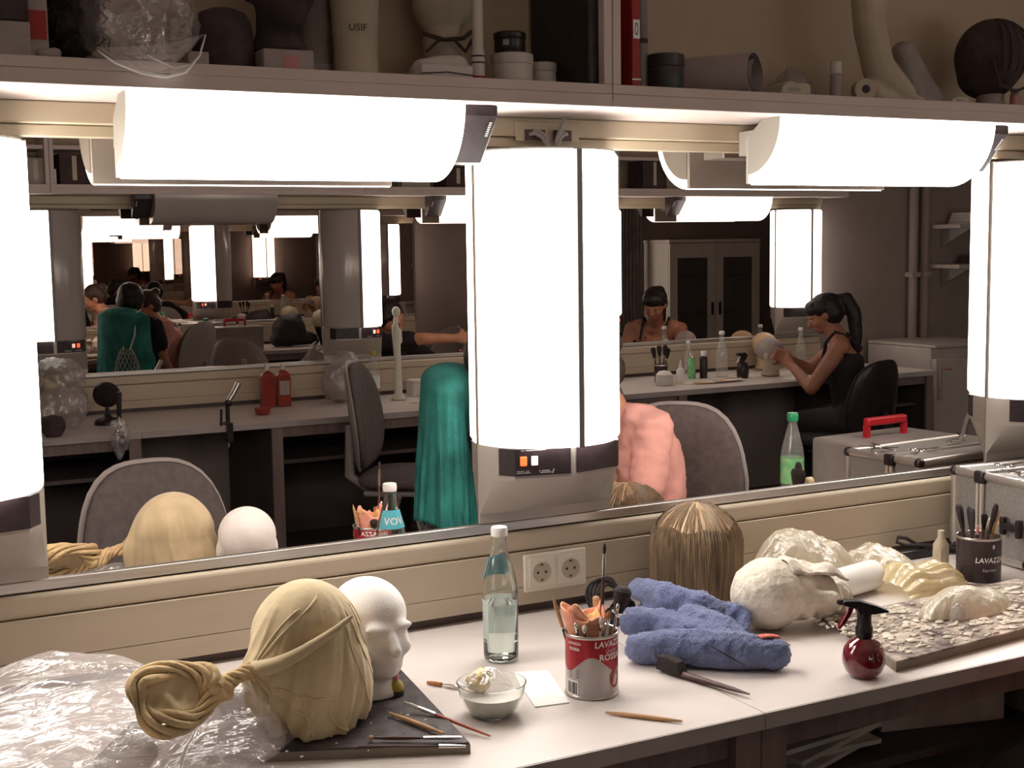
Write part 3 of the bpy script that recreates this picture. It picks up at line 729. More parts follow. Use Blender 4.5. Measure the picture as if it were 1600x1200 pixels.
# glass bowl with milky water and wrap, paper card
q = at(778, 1122, z=ZC)
t = thing('glass_bowl', 'small glass bowl of milky water and crumpled wrap', 'bowl', (q.x, q.y+0.022, ZC))
BO = [(0.030, 0.0), (0.036, 0.003), (0.047, 0.018), (0.055, 0.038), (0.059, 0.056)]
MB().lathe(BO + [(0.0575, 0.0562)] + [(r-0.0025, z) for r, z in reversed(BO[1:4])] + [(0.029, 0.004)], 44).build('glass', 'glass', t, smooth=60)
mat('milky', (0.80, 0.74, 0.68), 0.25, var=0.03)
MB().lathe([(0.030, 0.0045), (0.0335, 0.0055), (0.044, 0.018), (0.0515, 0.037)], 40).build('milky_water', 'milky', t, smooth=50)
mat('yellow_stuff', (0.85, 0.62, 0.20), 0.6, var=0.0, scale=60, col2=(0.85, 0.80, 0.70), bump=0.6)
sculpt('yellow_sponge', lambda b: (b.ball((-0.018, 0.012, 0.056), (0.020, 0.016, 0.016)), b.ball((-0.008, 0.014, 0.062), (0.015, 0.015, 0.014))), 'yellow_stuff', t, 0.004, 2, lambda c, n: c + n*0.010*(fold(c, 90, 2)-0.5))
b = crumple(-0.002, 0.010, 0.048, 0.036, 0.050, 9.1, 0.3, 30, 80, z0=0.040, fs=40, peak=(-0.2, 0.2)); b.build('plastic_wrap', 'clear_film', t, smooth=50)
cpts = [at(u, v, z=ZC) for u, v in ((836, 1106), (890, 1099), (856, 1049), (800, 1052))]
cc = sum(cpts, Vector())/4
t = thing('paper_card', 'blank white card lying between bowl and red can', 'card', (cc.x, cc.y, ZC))
MB().prism([(p.x-cc.x, p.y-cc.y) for p in cpts], 'z', 0.0002, 0.0022).build('card', 'paper_white', t, smooth=0)

# coffee cans
def can_paint(n, l, xyz, vec, red, low):
    w1 = n.new('ShaderNodeMath'); w1.operation = 'ARCTAN2'; l.new(xyz[1], w1.inputs[0]); l.new(xyz[0], w1.inputs[1])
    si = n.new('ShaderNodeMath'); si.operation = 'SINE'; ad = n.new('ShaderNodeMath'); ad.operation = 'MULTIPLY_ADD'
    ad.inputs[1].default_value = 3.0; ad.inputs[2].default_value = 1.6; l.new(w1.outputs[0], ad.inputs[0]); l.new(ad.outputs[0], si.inputs[0])
    mu = n.new('ShaderNodeMath'); mu.operation = 'MULTIPLY_ADD'; mu.inputs[1].default_value = 0.014; mu.inputs[2].default_value = 0.062; l.new(si.outputs[0], mu.inputs[0])
    gt = n.new('ShaderNodeMath'); gt.operation = 'GREATER_THAN'; l.new(xyz[2], gt.inputs[0]); l.new(mu.outputs[0], gt.inputs[1])
    mx = n.new('ShaderNodeMix'); mx.data_type = 'RGBA'; l.new(gt.outputs[0], mx.inputs[0])
    mx.inputs[6].default_value = (*low, 1); mx.inputs[7].default_value = (*red, 1)
    return mx.outputs[2]
m = zone_mat('can_red', lambda n, l, x, v: can_paint(n, l, x, v, (0.36, 0.012, 0.022), (0.42, 0.38, 0.37)))
m.node_tree.nodes['Principled BSDF'].inputs['Roughness'].default_value = 0.28; m.node_tree.nodes['Principled BSDF'].inputs['Metallic'].default_value = 0.25
mat('can_black', (0.030, 0.020, 0.022), 0.3, var=0.2, scale=20)
mat('can_roundel', (0.30, 0.02, 0.02), 0.35)
def coffee_can(label, loc, rz, r, h, body):
    t = thing('coffee_can', label, 'can', loc, rz)
    prof = [(r-0.002, 0), (r, 0.002), (r, 0.004), (r-0.0015, 0.006), (r-0.0015, h-0.006), (r, h-0.004), (r, h-0.001), (r-0.001, h), (r-0.003, h-0.001), (r-0.0035, h-0.006), (r-0.0035, 0.004), (r-0.006, 0.003)]
    MB().lathe(prof[3:5] , 48, False, False).build('sleeve', body, t, smooth=60)
    MB().lathe(prof[:4] + [(r-0.0021, 0.0065), (r-0.0021, h-0.0065)] + prof[4:], 48).build('shell', 'tin_metal', t, smooth=50)
    return t
q = at(925, 1096, z=ZC); dv = Vector((q.x, q.y+CD, 0)).normalized()
CR, CHh = 0.0480, 0.113
can_c = Vector((q.x, q.y, ZC)) + dv*CR
fa = math.atan2(-dv.y, -dv.x)                     # angle of the side that faces the camera
t = coffee_can('red and grey coffee can holding brushes and pink foam', can_c, 0, CR, CHh, 'can_red')
rr = CR-0.0015
text_on('lettering', 'LAVAZZA', 0.0150, 'print_white', t, on_cyl(rr, fa+R(47), 0.098), True, 0.12)
text_on('lettering', 'Qualità', 0.0085, 'print_pale', t, on_cyl(rr, fa+R(47), 0.086), False, 0.2)
text_on('lettering', 'ROSSA', 0.0155, 'print_white', t, on_cyl(rr, fa+R(45), 0.075), True)
text_on('lettering', 'LAVAZZA', 0.0062, 'print_white', t, on_cyl(rr, fa-R(40), 0.099), True, 0.12)
text_on('lettering', 'ROSSA', 0.0074, 'print_white', t, on_cyl(rr, fa-R(40), 0.089), True)
text_on('lettering', 'LAVAZZA', 0.0150, 'print_white', t, on_cyl(rr, fa+R(47+180), 0.098), True, 0.12)
text_on('lettering', 'ROSSA', 0.0155, 'print_white', t, on_cyl(rr, fa+R(45+180), 0.075), True)
b = MB(); pl = on_cyl(rr, fa-R(48), 0.018)
for i in range(9): 
    x0 = -0.011+i*0.0026; wd = random.choice((0.0008, 0.0012, 0.0018)); b.add([pl(x0, -0.009), pl(x0+wd, -0.009), pl(x0+wd, 0.012), pl(x0, 0.012)], [(0, 1, 2, 3)])
o = MB().surf(lambda u, v: on_cyl(rr, fa-R(48), 0.018, 0.0003)(-0.014+0.028*u, -0.012+0.027*v), 8, 2).build('barcode_field', 'print_white', t)
b.build('barcode_lines', 'black_plastic', o, smooth=0)
b = MB(); pl = on_cyl(rr, fa+R(58), 0.035)
b.add([pl(0.013*math.cos(2*PI*i/20), 0.017*math.sin(2*PI*i/20)) for i in range(20)], [tuple(range(20))]); b.build('round_emblem', 'can_roundel', t, smooth=0)
b = MB(); pl = on_cyl(rr, fa-R(38), 0.052)
for i in range(6):
    b.add([pl(-0.012, -i*0.0028), pl(0.006+0.006*random.random(), -i*0.0028), pl(0.006, -i*0.0028+0.0009), pl(-0.012, -i*0.0028+0.0009)], [(0, 1, 2, 3)])
b.build('printed_marks', 'cream_dark', t, smooth=0)

def brush(label, foot, tip, mh, mb_, hr=0.003, br=0.005, bl=0.03, fl=0.016, flat=1.0, group=None):
    """brush standing in a can, bristles up"""
    a = Vector(foot); c = Vector(tip); L = (c-a).length; d = (c-a).normalized()
    t = thing('paint_brush', label, 'brush', a, 0, group)
    t.rotation_mode = 'QUATERNION'; t.rotation_quaternion = d.to_track_quat('Z', 'Y')
    h = L-bl-fl
    MB().lathe([(hr*0.5, 0), (hr, h*0.25), (hr*1.15, h*0.7), (hr*0.8, h)], 10).build('handle', mh, t)
    if fl: MB().lathe([(hr*0.85, h), (hr*1.1, h+fl*0.5), (br*0.9, h+fl)], 12).build('ferrule', 'chrome', t)
    b = MB(); b.M = Matrix.Diagonal((1, flat, 1, 1)); b.lathe([(br*0.55, h+fl), (br*0.95, h+fl+bl*0.5), (br*1.08, h+fl+bl*0.82), (br*0.75, L-bl*0.04), (br*0.3, L)] if br > 0.0065 else [(br*0.9, h+fl), (br*1.15, h+fl+bl*0.45), (br*0.85, h+fl+bl*0.8), (br*0.25, L)], 14); b.build('bristles', mb_, t)
    return t
def incan(c, a, r, z): return (c.x+r*math.cos(a), c.y+r*math.sin(a), ZC+z)
rt = math.atan2(-dv.x, dv.y)   # image right
def side(c, off, depth, z): 
    right = Vector((dv.y, -dv.x, 0)); p = c + right*off + dv*depth; return (p.x, p.y, ZC+z)
G = can_c
brush('tall slim brush with chrome ferrule standing up out of the red can', side(G, 0.012, 0.006, 0.006), side(G, 0.0245, 0.008, 0.265), 'wood_dark', 'bristle_dark', 0.0032, 0.0028, 0.018, 0.042)
brush('brush with thin pale handle splayed out at the red can rim', side(G, -0.018, 0.0, 0.006), side(G, -0.066, -0.006, 0.172), 'black_plastic', 'wood_pale', 0.003, 0.0035, 0.055, 0.004)
brush('orange-tipped brush in the red can', side(G, 0.016, -0.012, 0.006), side(G, 0.031, -0.014, 0.150), 'cap_white', 'bristle_tan', 0.0032, 0.0042, 0.012, 0.012)
brush('white-bristled brush in the red can', side(G, 0.008, -0.018, 0.006), side(G, 0.018, -0.022, 0.143), 'cap_white', 'bristle_white', 0.003, 0.004, 0.014, 0.012)
brush('chrome-necked brush leaning to the towel side of the red can', side(G, 0.022, 0.0, 0.006), side(G, 0.047, -0.006, 0.162), 'chrome', 'chrome', 0.0028, 0.003, 0.012, 0.012)
brush('round black powder brush at the back of the red can', side(G, -0.010, 0.022, 0.006), side(G, -0.032, 0.030, 0.133), 'black_plastic', 'bristle_dark', 0.0035, 0.010, 0.028, 0.01)
brush('fluffy black powder brush on the towel side of the red can', side(G, 0.020, 0.018, 0.006), side(G, 0.058, 0.030, 0.182), 'wood_dark', 'bristle_dark', 0.004, 0.015, 0.046, 0.01)
brush('stubby grey brush in front of the pink foam', side(G, -0.004, -0.026, 0.006), side(G, -0.012, -0.034, 0.131), 'chrome', 'bristle_white', 0.003, 0.0042, 0.012, 0.012)
brush('clear-handled brush in front of the pink foam', side(G, -0.012, -0.022, 0.006), side(G, -0.027, -0.030, 0.135), 'cap_white', 'chrome', 0.003, 0.0038, 0.012, 0.012)
brush('flat wooden spatula brush behind the pink foam', side(G, 0.004, 0.020, 0.006), side(G, 0.010, 0.030, 0.165), 'wood_pale', 'wood_pale', 0.004, 0.008, 0.03, 0.002, 0.4)
b0 = side(G, -0.014, 0.002, 0.070)
def sheet(u, v):
    a = R(-150) + R(430)*u; r = 0.012 + 0.016*v + 0.007*u + 0.004*math.sin(a*3+v*4); top = 0.078 + 0.012*math.sin(a*2.3+0.6) + 0.005*noise.noise((u*20, 1, 2))
    return (r*math.cos(a)*1.15 + 0.004*v, r*math.sin(a)*0.85, top*v + 0.003*math.sin(a*5)*v)
t = thing('pink_foam', 'pink foam sheet rolled up in the red can', 'foam', b0, fa+PI/2)
b = MB(); b.surf(sheet, 60, 14); b.build('rolled_sheet', 'pink_foam', t, smooth=70, solid=0.004)
b = MB(); b.M = Matrix.Translation((0.0, 0.0, 0.0)); b.surf(lambda u, v: tuple(Vector(sheet(u*0.75+0.02, v*0.93))*0.80 + Vector((0.0, 0.0, 0.010))), 40, 10); b.build('inner_sheet', 'foam_yellow', t, smooth=70, solid=0.003)
# black cable coil and dark sponge behind the can
q = at(908, 935, z=ZC+0.03)
t = thing('cable_coil', 'black coiled cable standing behind the red can', 'cable', (at(905, 975, z=ZC).x+0.05, -0.16, ZC))
for k in range(5):
    Rk = 0.038 - 0.003*k
    pts = [(Rk*math.cos(a), 0.006*math.sin(3*a+k)-0.004*k, 0.055+Rk*math.sin(a)*1.05) for a in [2*PI*i/36 for i in range(37)]]
    MB().tube(pts, 0.0038, 7).build('cable_turn', 'black_rubber', t)
MB().tube([(0.03, 0, 0.04), (0.045, -0.01, 0.014), (0.07, -0.02, 0.005), (0.10, -0.03, 0.005)], 0.0038, 7).build('cable_lead', 'black_rubber', t)
sculpt('sponge', lambda b: (b.ball((0, 0, 0.018), (0.028, 0.022, 0.02)), b.ball((0.02, 0.004, 0.03), (0.022, 0.02, 0.02)), b.ball((0.012, 0, 0.05), (0.017, 0.016, 0.018))), 'black_rubber', None, 0.004, 3, lambda c, n: c + n*0.008*(fold(c, 70, 3)-0.5))
t = bpy.data.objects['sponge']; q = at(962, 975, z=ZC); t.location = (q.x+0.005, q.y, ZC); tag(t, 'dark crumpled sponge between the red can and the towel', 'sponge')
# blue terry towel, loosely rolled
A = at(998, 1022, z=ZC+0.028); Bq = at(1212, 1022, z=ZC+0.026)
def tw(u, v, z): p = at(u, v, z=ZC+z); return Vector((p.x, p.y, ZC+z))
T0 = Vector((1.43, -0.42, ZC))
def towel(b):
    L = lambda *q: [Vector(x)-T0 for x in q]
    def roll(pts, rs):
        for i in range(len(pts)-1): b.capsule(pts[i], pts[i+1], rs[i], rs[i+1], 18)
    def flap(c, rx, ry, rz, a, tilt=0.0): b.ball(Vector(c)-T0, (rx, ry, rz), 24, 12, (Matrix.Rotation(a, 3, 'Z') @ Matrix.Rotation(tilt, 3, 'Y')))
    fd = math.atan2(Bq.y-A.y, Bq.x-A.x)
    roll(L(tw(1000, 1012, 0.030), tw(1060, 1010, 0.036), tw(1130, 1014, 0.037), tw(1212, 1022, 0.029)), [0.028, 0.034, 0.035, 0.027])   # front roll
    roll(L(tw(1040, 992, 0.026), tw(1120, 1003, 0.026), tw(1180, 1012, 0.024)), [0.026, 0.026, 0.024])
    roll(L(tw(990, 972, 0.050), tw(1030, 975, 0.046), tw(1062, 992, 0.036)), [0.027, 0.034, 0.030])          # middle fold, left
    roll(L(tw(1078, 968, 0.044), tw(1125, 985, 0.038), tw(1158, 1000, 0.030)), [0.030, 0.032, 0.022])        # middle fold, right
    flap(tw(1045, 970, 0.055), 0.060, 0.030, 0.016, fd, 0.2); flap(tw(1110, 985, 0.052), 0.055, 0.026, 0.012, fd-0.3, 0.25)
    roll(L(tw(998, 920, 0.074), tw(1040, 932, 0.073), tw(1090, 945, 0.064), tw(1118, 955, 0.052)), [0.022, 0.028, 0.030, 0.026])  # back fold
    roll(L(tw(1030, 952, 0.040), tw(1110, 968, 0.036), tw(1150, 968, 0.032)), [0.036, 0.034, 0.026])
    roll(L(tw(1120, 950, 0.056), tw(1160, 962, 0.044), tw(1163, 985, 0.024)), [0.018, 0.020, 0.014])
    roll(L(tw(1010, 960, 0.020), tw(1100, 985, 0.02), tw(1150, 1000, 0.022)), [0.024, 0.024, 0.022])
def towel_d(c, n):
    f = fold(c, 17, 1.5); g = fold(c, 40, 4.0); c = c + n*(0.009*(f-0.6) + 0.0022*(g-0.6) + 0.0034*noise.noise(c*240))
    return Vector((c.x, c.y, max(c.z, 0.0005)))
t = thing('towel', 'blue terry towel loosely rolled up before the wig head', 'towel', T0)
sculpt('terry_cloth', towel, 'towel_blue', t, 0.0038, 3, towel_d)
pm = tw(1196, 1000, 0.052)-T0+Vector((0, -0.002, 0.009))
b = MB(); b.surf(lambda u, v: (pm.x-0.018+0.036*u, pm.y-0.008+0.016*v-0.010*u, pm.z+0.003-0.010*(v-0.5)**2-0.010*(u-0.4)**2), 10, 6)
b.build('pink_mark', 'towel_mark', t, smooth=80, solid=0.003)
b = MB(); s0 = tw(1065, 985, 0.062)-T0; s1 = tw(1045, 1030, 0.012)-T0; mid = (s0+s1)/2 + Vector((0, -0.012, 0.012))
b.tube([s0, mid, s1], [0.0016, 0.002, 0.0016], 6); b.build('hem_seam', 'paper_white', t)

# broad dark brush and thin probes by the towel
a = tw(1052, 1045, 0.012); c = tw(1171, 1088, 0.004)
t = thing('flat_brush', 'broad dark brush with long brown handle before the towel', 'brush', a, math.atan2(c.y-a.y, c.x-a.x)); L = (Vector((c.x, c.y, 0))-Vector((a.x, a.y, 0))).length
b = MB(); b.prism([(-0.034, -0.006), (0.020, -0.008), (0.026, -0.002), (0.016, 0.016), (-0.010, 0.022), (-0.030, 0.020)], 'y', -0.011, 0.011); b.build('bristles', 'bristle_dark', t, bevel=0.002)
b = MB(); b.M = Matrix.Diagonal((1, 1, 0.7, 1)); b.tube([(-0.024, 0, -0.008), (0.0, 0, -0.008), (0.05, 0, -0.007), (L*0.8, 0, -0.006), (L, 0, -0.006)], [0.008, 0.010, 0.0080, 0.0055, 0.002], 10); b.build('handle', 'wood_dark', t)
stick('metal_probe', 'thin dark probe lying across the towel', 'tool', tw(1108, 1008, 0.066), tw(1165, 1040, 0.036), 0.0014, 'black_plastic')
stick('metal_probe', 'dark pencil poking out from under the plaster head', 'tool', tw(1190, 992, 0.006), tw(1234, 1008, 0.004), 0.003, 'black_plastic')

# wig head: bald crown, long thin hair hanging round it
wy = -0.145; q = at(1088, 860, y=wy)
t = thing('wig_dummy', 'dummy head with bald crown and long thin hair', 'head form', (q.x, wy, ZC+0.003), R(-34))
WZ = 0.128; wr = (0.096, 0.100, 0.094)
sculpt('head', lambda b: (b.ball((0, 0, WZ), wr, 28, 18), b.capsule((0, 0, 0.045), (0, 0, 0.10), 0.055, 0.08), b.lathe([(0.07, 0), (0.068, 0.01), (0.05, 0.04), (0.03, 0.05)], 24), b.ball((0, 0.055, 0.075), (0.05, 0.05, 0.06))), 'scalp', t, 0.007, 6)
b = MB(); rnd = random.Random(3)
def strand(th, ph, length, w, r0):
    """lock of hair from polar angle ph (from crown) at azimuth th, following the skull then hanging"""
    pts = []; n = 9; dth = rnd.uniform(-0.10, 0.10); th0 = th
    for i in range(n):
        th = th0 + dth*i/(n-1)
        k = i/(n-1); a = ph + k*length
        if a < 1.75:
            r = Vector((wr[0]*math.sin(a)*math.cos(th), wr[1]*math.sin(a)*math.sin(th), WZ + wr[2]*math.cos(a)))*1.0
            o = Vector((math.sin(a)*math.cos(th), math.sin(a)*math.sin(th), math.cos(a)))*(r0)
            pts.append(r+o); last = a
        else:
            e = Vector((wr[0]*math.cos(th), wr[1]*math.sin(th), 0))*(1.0+r0*8); pts.append(Vector((e.x, e.y, max(0.004, WZ - wr[2]*0.18 - (a-1.75)*0.085))))
    b.tube(pts, [w*0.5]+[w]*(n-2)+[w*0.3], 4, False)
for i in range(1500):
    th = rnd.uniform(0, 2*PI); front = math.cos(th+PI/2)          # face looks to -y
    k = max(0.0, min(1.0, (front+0.75)/0.7))
    ph = (1-k)*rnd.uniform(0.45, 0.95) + k*(rnd.uniform(1.03, 1.10) + 0.05*math.sin(th*6))
    strand(th, ph, rnd.uniform(1.5, 2.15), rnd.uniform(0.0010, 0.0022), rnd.uniform(0.0008, 0.005))
for i in range(260):
    th = rnd.uniform(0, 2*PI); strand(th, rnd.uniform(0.05, 0.5), 0.9, 0.0006, 0.0006)
o = b.build('hair', 'hair_blond', t, smooth=80); o['kind'] = 'stuff'

# plaster head lying on its side
q = at(1243, 990, z=ZC)
SX, SY = q.x+0.002, q.y+0.055
t = thing('plaster_cast', 'cream plaster head cast lying on its side', 'head form', (SX, SY, ZC))
t.rotation_euler = (0, 0, R(-8))
def plaster(b):
    b.ball((-0.025, 0, 0.072), (0.078, 0.074, 0.072), 26, 16)
    b.ball((0.035, -0.004, 0.070), (0.065, 0.060, 0.058), 22, 14)
    b.ball((0.085, -0.012, 0.060), (0.040, 0.046, 0.048), 20, 12)
    b.capsule((0.055, -0.058, 0.075), (0.085, -0.066, 0.070), 0.010, 0.013)      # nose
    b.capsule((0.030, -0.040, 0.105), (0.036, -0.055, 0.040), 0.012, 0.012)      # brow
    b.ball((0.105, -0.048, 0.060), (0.014, 0.012, 0.024)); b.ball((0.125, -0.030, 0.06), (0.02, 0.022, 0.022))
    b.capsule((0.11, 0.01, 0.03), (0.14, 0.01, 0.04), 0.03, 0.03)
    b.ball((0.02, 0.02, 0.132), (0.016, 0.012, 0.010))
sculpt('cast', plaster, 'plaster', t, 0.0045, 4, lambda c, n: Vector(((c+n*0.004*(fold(c, 26, 2)-0.5)).x, (c+n*0.004*(fold(c, 26, 2)-0.5)).y, max(0.0005, c.z+n.z*0.004*(fold(c, 26, 2)-0.5)))))
def collar(u, v):
    # torn flap of plaster bandage folded over the face side
    x = 0.005 + 0.125*u; w_ = 0.048*(1-0.35*u)
    y = -0.045 + 2*w_*v - 0.01*u; z = 0.128 - 0.030*u*u - 0.9*((v-0.45)*w_*2)**2*9 + 0.012*math.sin(u*9+1)*math.sin(v*5) + 0.008*fold((x, y, 0), 40, 2)
    return (x, y, z)
b = MB(); b.surf(collar, 30, 16); b.build('torn_flap', 'plaster', t, smooth=80, solid=0.005)
def neck_hole(u, v):
    th = 2*PI*v; r = 0.030+0.010*u; return (0.128+0.020*u, 0.0+r*math.cos(th)*0.9-0.01, 0.045+r*math.sin(th)*0.9)
b = MB(); b.surf(neck_hole, 4, 28, cv=True); b.build('neck_rim', 'plaster', t, smooth=80, solid=0.006)
# tissue and plastic heap along the duct
def heap(label, u, y, rx, ry, h, seed, m, rot=0, fs=12, name='plastic_film', cat='plastic', inner=True, du=0):
    q = at(u, 900, y=y); t = thing(name, label, cat, (q.x+du, y, ZC))
    crumple(0, 0, rx, ry, h, seed, rot, 46, 130, fs=fs*1.5).build('film', m, t, smooth=50)
    return t
heap('cream crumpled plastic sheet heaped against the duct behind the plaster head', 1250, -0.13, 0.155, 0.085, 0.165, 2.2, 'cream_film', 0.05, 11)
heap('pale tissue bunched up between plaster head and cable', 1365, -0.155, 0.12, 0.07, 0.085, 6.4, 'cream_film', -0.15, 14, 'tissue', 'tissue')
q = at(1350, 925, y=-0.26)
t = thing('paper_roll', 'white paper roll lying behind the plaster head', 'paper roll', (q.x-0.03, -0.262, ZC), R(12))
b = MB(); b.M = Matrix.Translation((0, 0, 0.034)) @ Matrix.Rotation(R(90), 4, 'Y'); b.lathe([(0.033, -0.07), (0.0335, -0.066), (0.0335, 0.066), (0.033, 0.07), (0.014, 0.07), (0.014, 0.0695)], 30); b.build('paper', 'paper_white', t, smooth=50)
q = at(1440, 932, z=ZC)
t = thing('plastic_bag', 'yellowish plastic bag with folded ridges beside the white paper roll', 'bag', (q.x+0.045, q.y+0.055, ZC), R(4))
def pbag(u, v):
    x = -0.10+0.20*u; th = PI*v; r = 0.040 + 0.008*math.sin(u*9) + 0.006*math.sin(u*3+1)
    rr = r + 0.003*math.sin(th*14+u*3) + 0.006*fold((x*3, th, 0), 4, 2)
    return (x, -rr*1.35*math.cos(th), 0.002+rr*math.sin(th)*1.15*(1-0.5*abs(2*u-1)**4))
b = MB(); b.surf(pbag, 30, 40); b.build('film', 'yellow_film', t, smooth=70)
q = at(1520, 950, z=ZC+0.03)
t = thing('plastic_bag', 'torn clear plastic wrapper lying on the crumb-covered board', 'bag', (q.x, q.y+0.02, ZC+0.0215))
crumple(0, 0, 0.13, 0.055, 0.062, 4.9, 0.1, 26, 80, fs=16).build('film', 'cream_film', t, smooth=60)
crumple(-0.045, -0.01, 0.06, 0.045, 0.045, 7.7, 0.5, 20, 60, fs=22).build('folded_flap', 'grey_film', t, smooth=60)
# crumb-covered board
P4 = [at(1398, 1050, z=ZC), at(1640, 1004, z=ZC), at(1640, 925, z=ZC), at(1345, 985, z=ZC)]
poly = [(1.700, -0.706), (2.32, -0.655), (2.36, -0.40), (1.80, -0.42)]
mat('crumb_top', (0.62, 0.52, 0.44), 0.8, var=0.0, scale=26, col2=(0.07, 0.04, 0.04), bump=0.8, bscale=70)
t = thing('board', 'board strewn with dried plaster crumbs beside the spray bottle', 'board', (2.0, -0.55, ZC))
MB().prism([(x-2.0, y+0.55) for x, y in poly], 'z', 0, 0.0165).build('core', 'board_edge', t)
MB().prism([((x-2.0)*0.997, (y+0.55)*0.997) for x, y in poly], 'z', 0.0167, 0.02).build('top_face', 'crumb_top', t)
b = MB()
for i in range(800):
    x = rnd.uniform(-0.27, 0.34); y = rnd.uniform(-0.13, 0.12)
    if y < -0.145+0.05*x/0.6: continue
    s = rnd.choice((0.0015, 0.002, 0.003, 0.0035, 0.005, 0.007))
    b.ball((x, y, 0.0205+s*0.2), (s*rnd.uniform(0.7, 2), s*rnd.uniform(0.6, 1.4), min(s*0.6, 0.003)), 6, 4)
o = b.build('plaster_crumbs', 'plaster', t, smooth=60); o['kind'] = 'stuff'

# red spray bottle
q = at(1360, 1062, z=ZC)
t = thing('spray_bottle', 'round red spray bottle with black trigger head', 'spray bottle', (q.x+0.004, q.y+0.022, ZC), YAW*-1+R(3))
MB().lathe([(0.020, 0), (0.026, 0.002), (0.034, 0.013), (0.0385, 0.028), (0.0385, 0.038), (0.035, 0.053), (0.027, 0.064), (0.016, 0.070), (0.0135, 0.074)], 36).build('bottle', 'red_glass', t, smooth=80)
MB().lathe([(0.0145, 0.072), (0.0155, 0.074), (0.0155, 0.090), (0.0135, 0.094), (0.0125, 0.110), (0.0135, 0.118)], 24).build('collar', 'black_plastic', t)
b = MB(); b.prism([(-0.042, 0.134), (-0.040, 0.142), (-0.012, 0.141), (0.020, 0.131), (0.042, 0.122), (0.042, 0.119), (0.018, 0.116), (-0.012, 0.115), (-0.016, 0.126)], 'y', -0.0105, 0.0105); b.build('spray_head', 'black_plastic', t, bevel=0.003)
b = MB(); b.M = Matrix.Translation((-0.042, 0, 0.138)) @ Matrix.Rotation(R(-90), 4, 'Y'); b.lathe([(0.0055, -0.002), (0.006, 0.003), (0.004, 0.008)], 12); b.build('nozzle', 'black_plastic', t)
b = MB(); b.prism([(-0.030, 0.134), (-0.018, 0.134), (-0.024, 0.118), (-0.034, 0.102), (-0.046, 0.088), (-0.049, 0.090), (-0.041, 0.106), (-0.033, 0.120)], 'y', -0.006, 0.006); b.build('trigger', 'red_glass', t, bevel=0.0015)

# black coffee can with brushes
q = at(1528, 916, z=ZC); dv2 = Vector((q.x, q.y+CD, 0)).normalized(); G2 = Vector((q.x, q.y, ZC)) + dv2*0.052
fa2 = math.atan2(-dv2.y, -dv2.x)
t = coffee_can('black coffee can holding dark brushes before the aluminium case', G2, 0, 0.051, 0.108, 'can_black')
text_on('lettering', 'LAVAZZA', 0.0165, 'print_white', t, on_cyl(0.0495, fa2+R(34), 0.058), True, 0.12)
text_on('lettering', 'Espresso', 0.0095, 'print_pale', t, on_cyl(0.0495, fa2+R(30), 0.036), False, 0.1)
b = MB(); pl = on_cyl(0.0495, fa2, 0.048)
b.add([pl(-0.10+0.02*i, -0.0005) for i in range(11)] + [pl(-0.10+0.02*i, 0.0008) for i in range(11)], [(i, i+1, 12+i, 11+i) for i in range(10)]); b.build('printed_line', 'can_roundel', t)
b = MB(); pl = on_cyl(0.0495, fa2+R(40), 0.089); b.add([pl(0.004*math.cos(a), 0.006*math.sin(a)) for a in (0, 1.2, 2.4, 3.6, 4.8)], [(0, 1, 2, 3, 4)]); b.build('printed_marks', 'print_pale', t)
def side2(off, depth, z):
    right = Vector((dv2.y, -dv2.x, 0)); p = G2 + right*off + dv2*depth; return (p.x, p.y, ZC+z)
for lab, o0, o1, dp, zz, mh, mb_, br, bl, fl, flat in (
    ('wide black brush splayed out at the black can rim', -0.015, -0.046, -0.004, 0.178, 'wood_dark', 'bristle_dark', 0.016, 0.062, 0.012, 0.5),
    ('broad grey-black brush in the black can', -0.006, -0.020, -0.014, 0.176, 'black_plastic', 'black_rubber', 0.015, 0.064, 0.008, 0.45),
    ('small pointed black brush in the black can', 0.006, 0.011, 0.002, 0.158, 'chrome', 'bristle_dark', 0.007, 0.035, 0.02, 1.0),
    ('slanted black brush leaning to the case in the black can', 0.000, 0.036, -0.010, 0.184, 'wood_dark', 'bristle_dark', 0.009, 0.07, 0.006, 0.7),
    ('pale-handled brush upside down in the black can', 0.004, 0.043, 0.002, 0.168, 'wood_pale', 'wood_pale', 0.0032, 0.03, 0.002, 1.0),
    ('pink-handled brush low in the black can', -0.004, -0.003, -0.026, 0.135, 'pink_wood', 'pink_wood', 0.0035, 0.02, 0.01, 1.0)):
    brush(lab, side2(o0, dp*0.5, 0.006), side2(o1, dp, zz), mh, mb_, 0.0032, br, bl, fl, flat)
t = sculpt('sponge', lambda b: (b.ball((0, 0, 0.0), (0.013, 0.012, 0.016)), b.ball((0.006, 0, 0.012), (0.013, 0.012, 0.012))), 'yellow_stuff', None, 0.004, 2, lambda c, n: c + n*0.004*(fold(c, 80, 3)-0.5))
t.location = side2(0.026, 0.016, 0.122); tag(t, 'small yellow and orange sponge on the brushes in the black can', 'sponge')
stick('plastic_tube', 'pale plastic bottle standing behind the black can', 'bottle', (G2.x-0.012, -0.21, ZC), (G2.x-0.012, -0.21, ZC+0.10), [0.018, 0.0185, 0.0185, 0.0185, 0.018, 0.008, 0.008], 'cream_plastic')
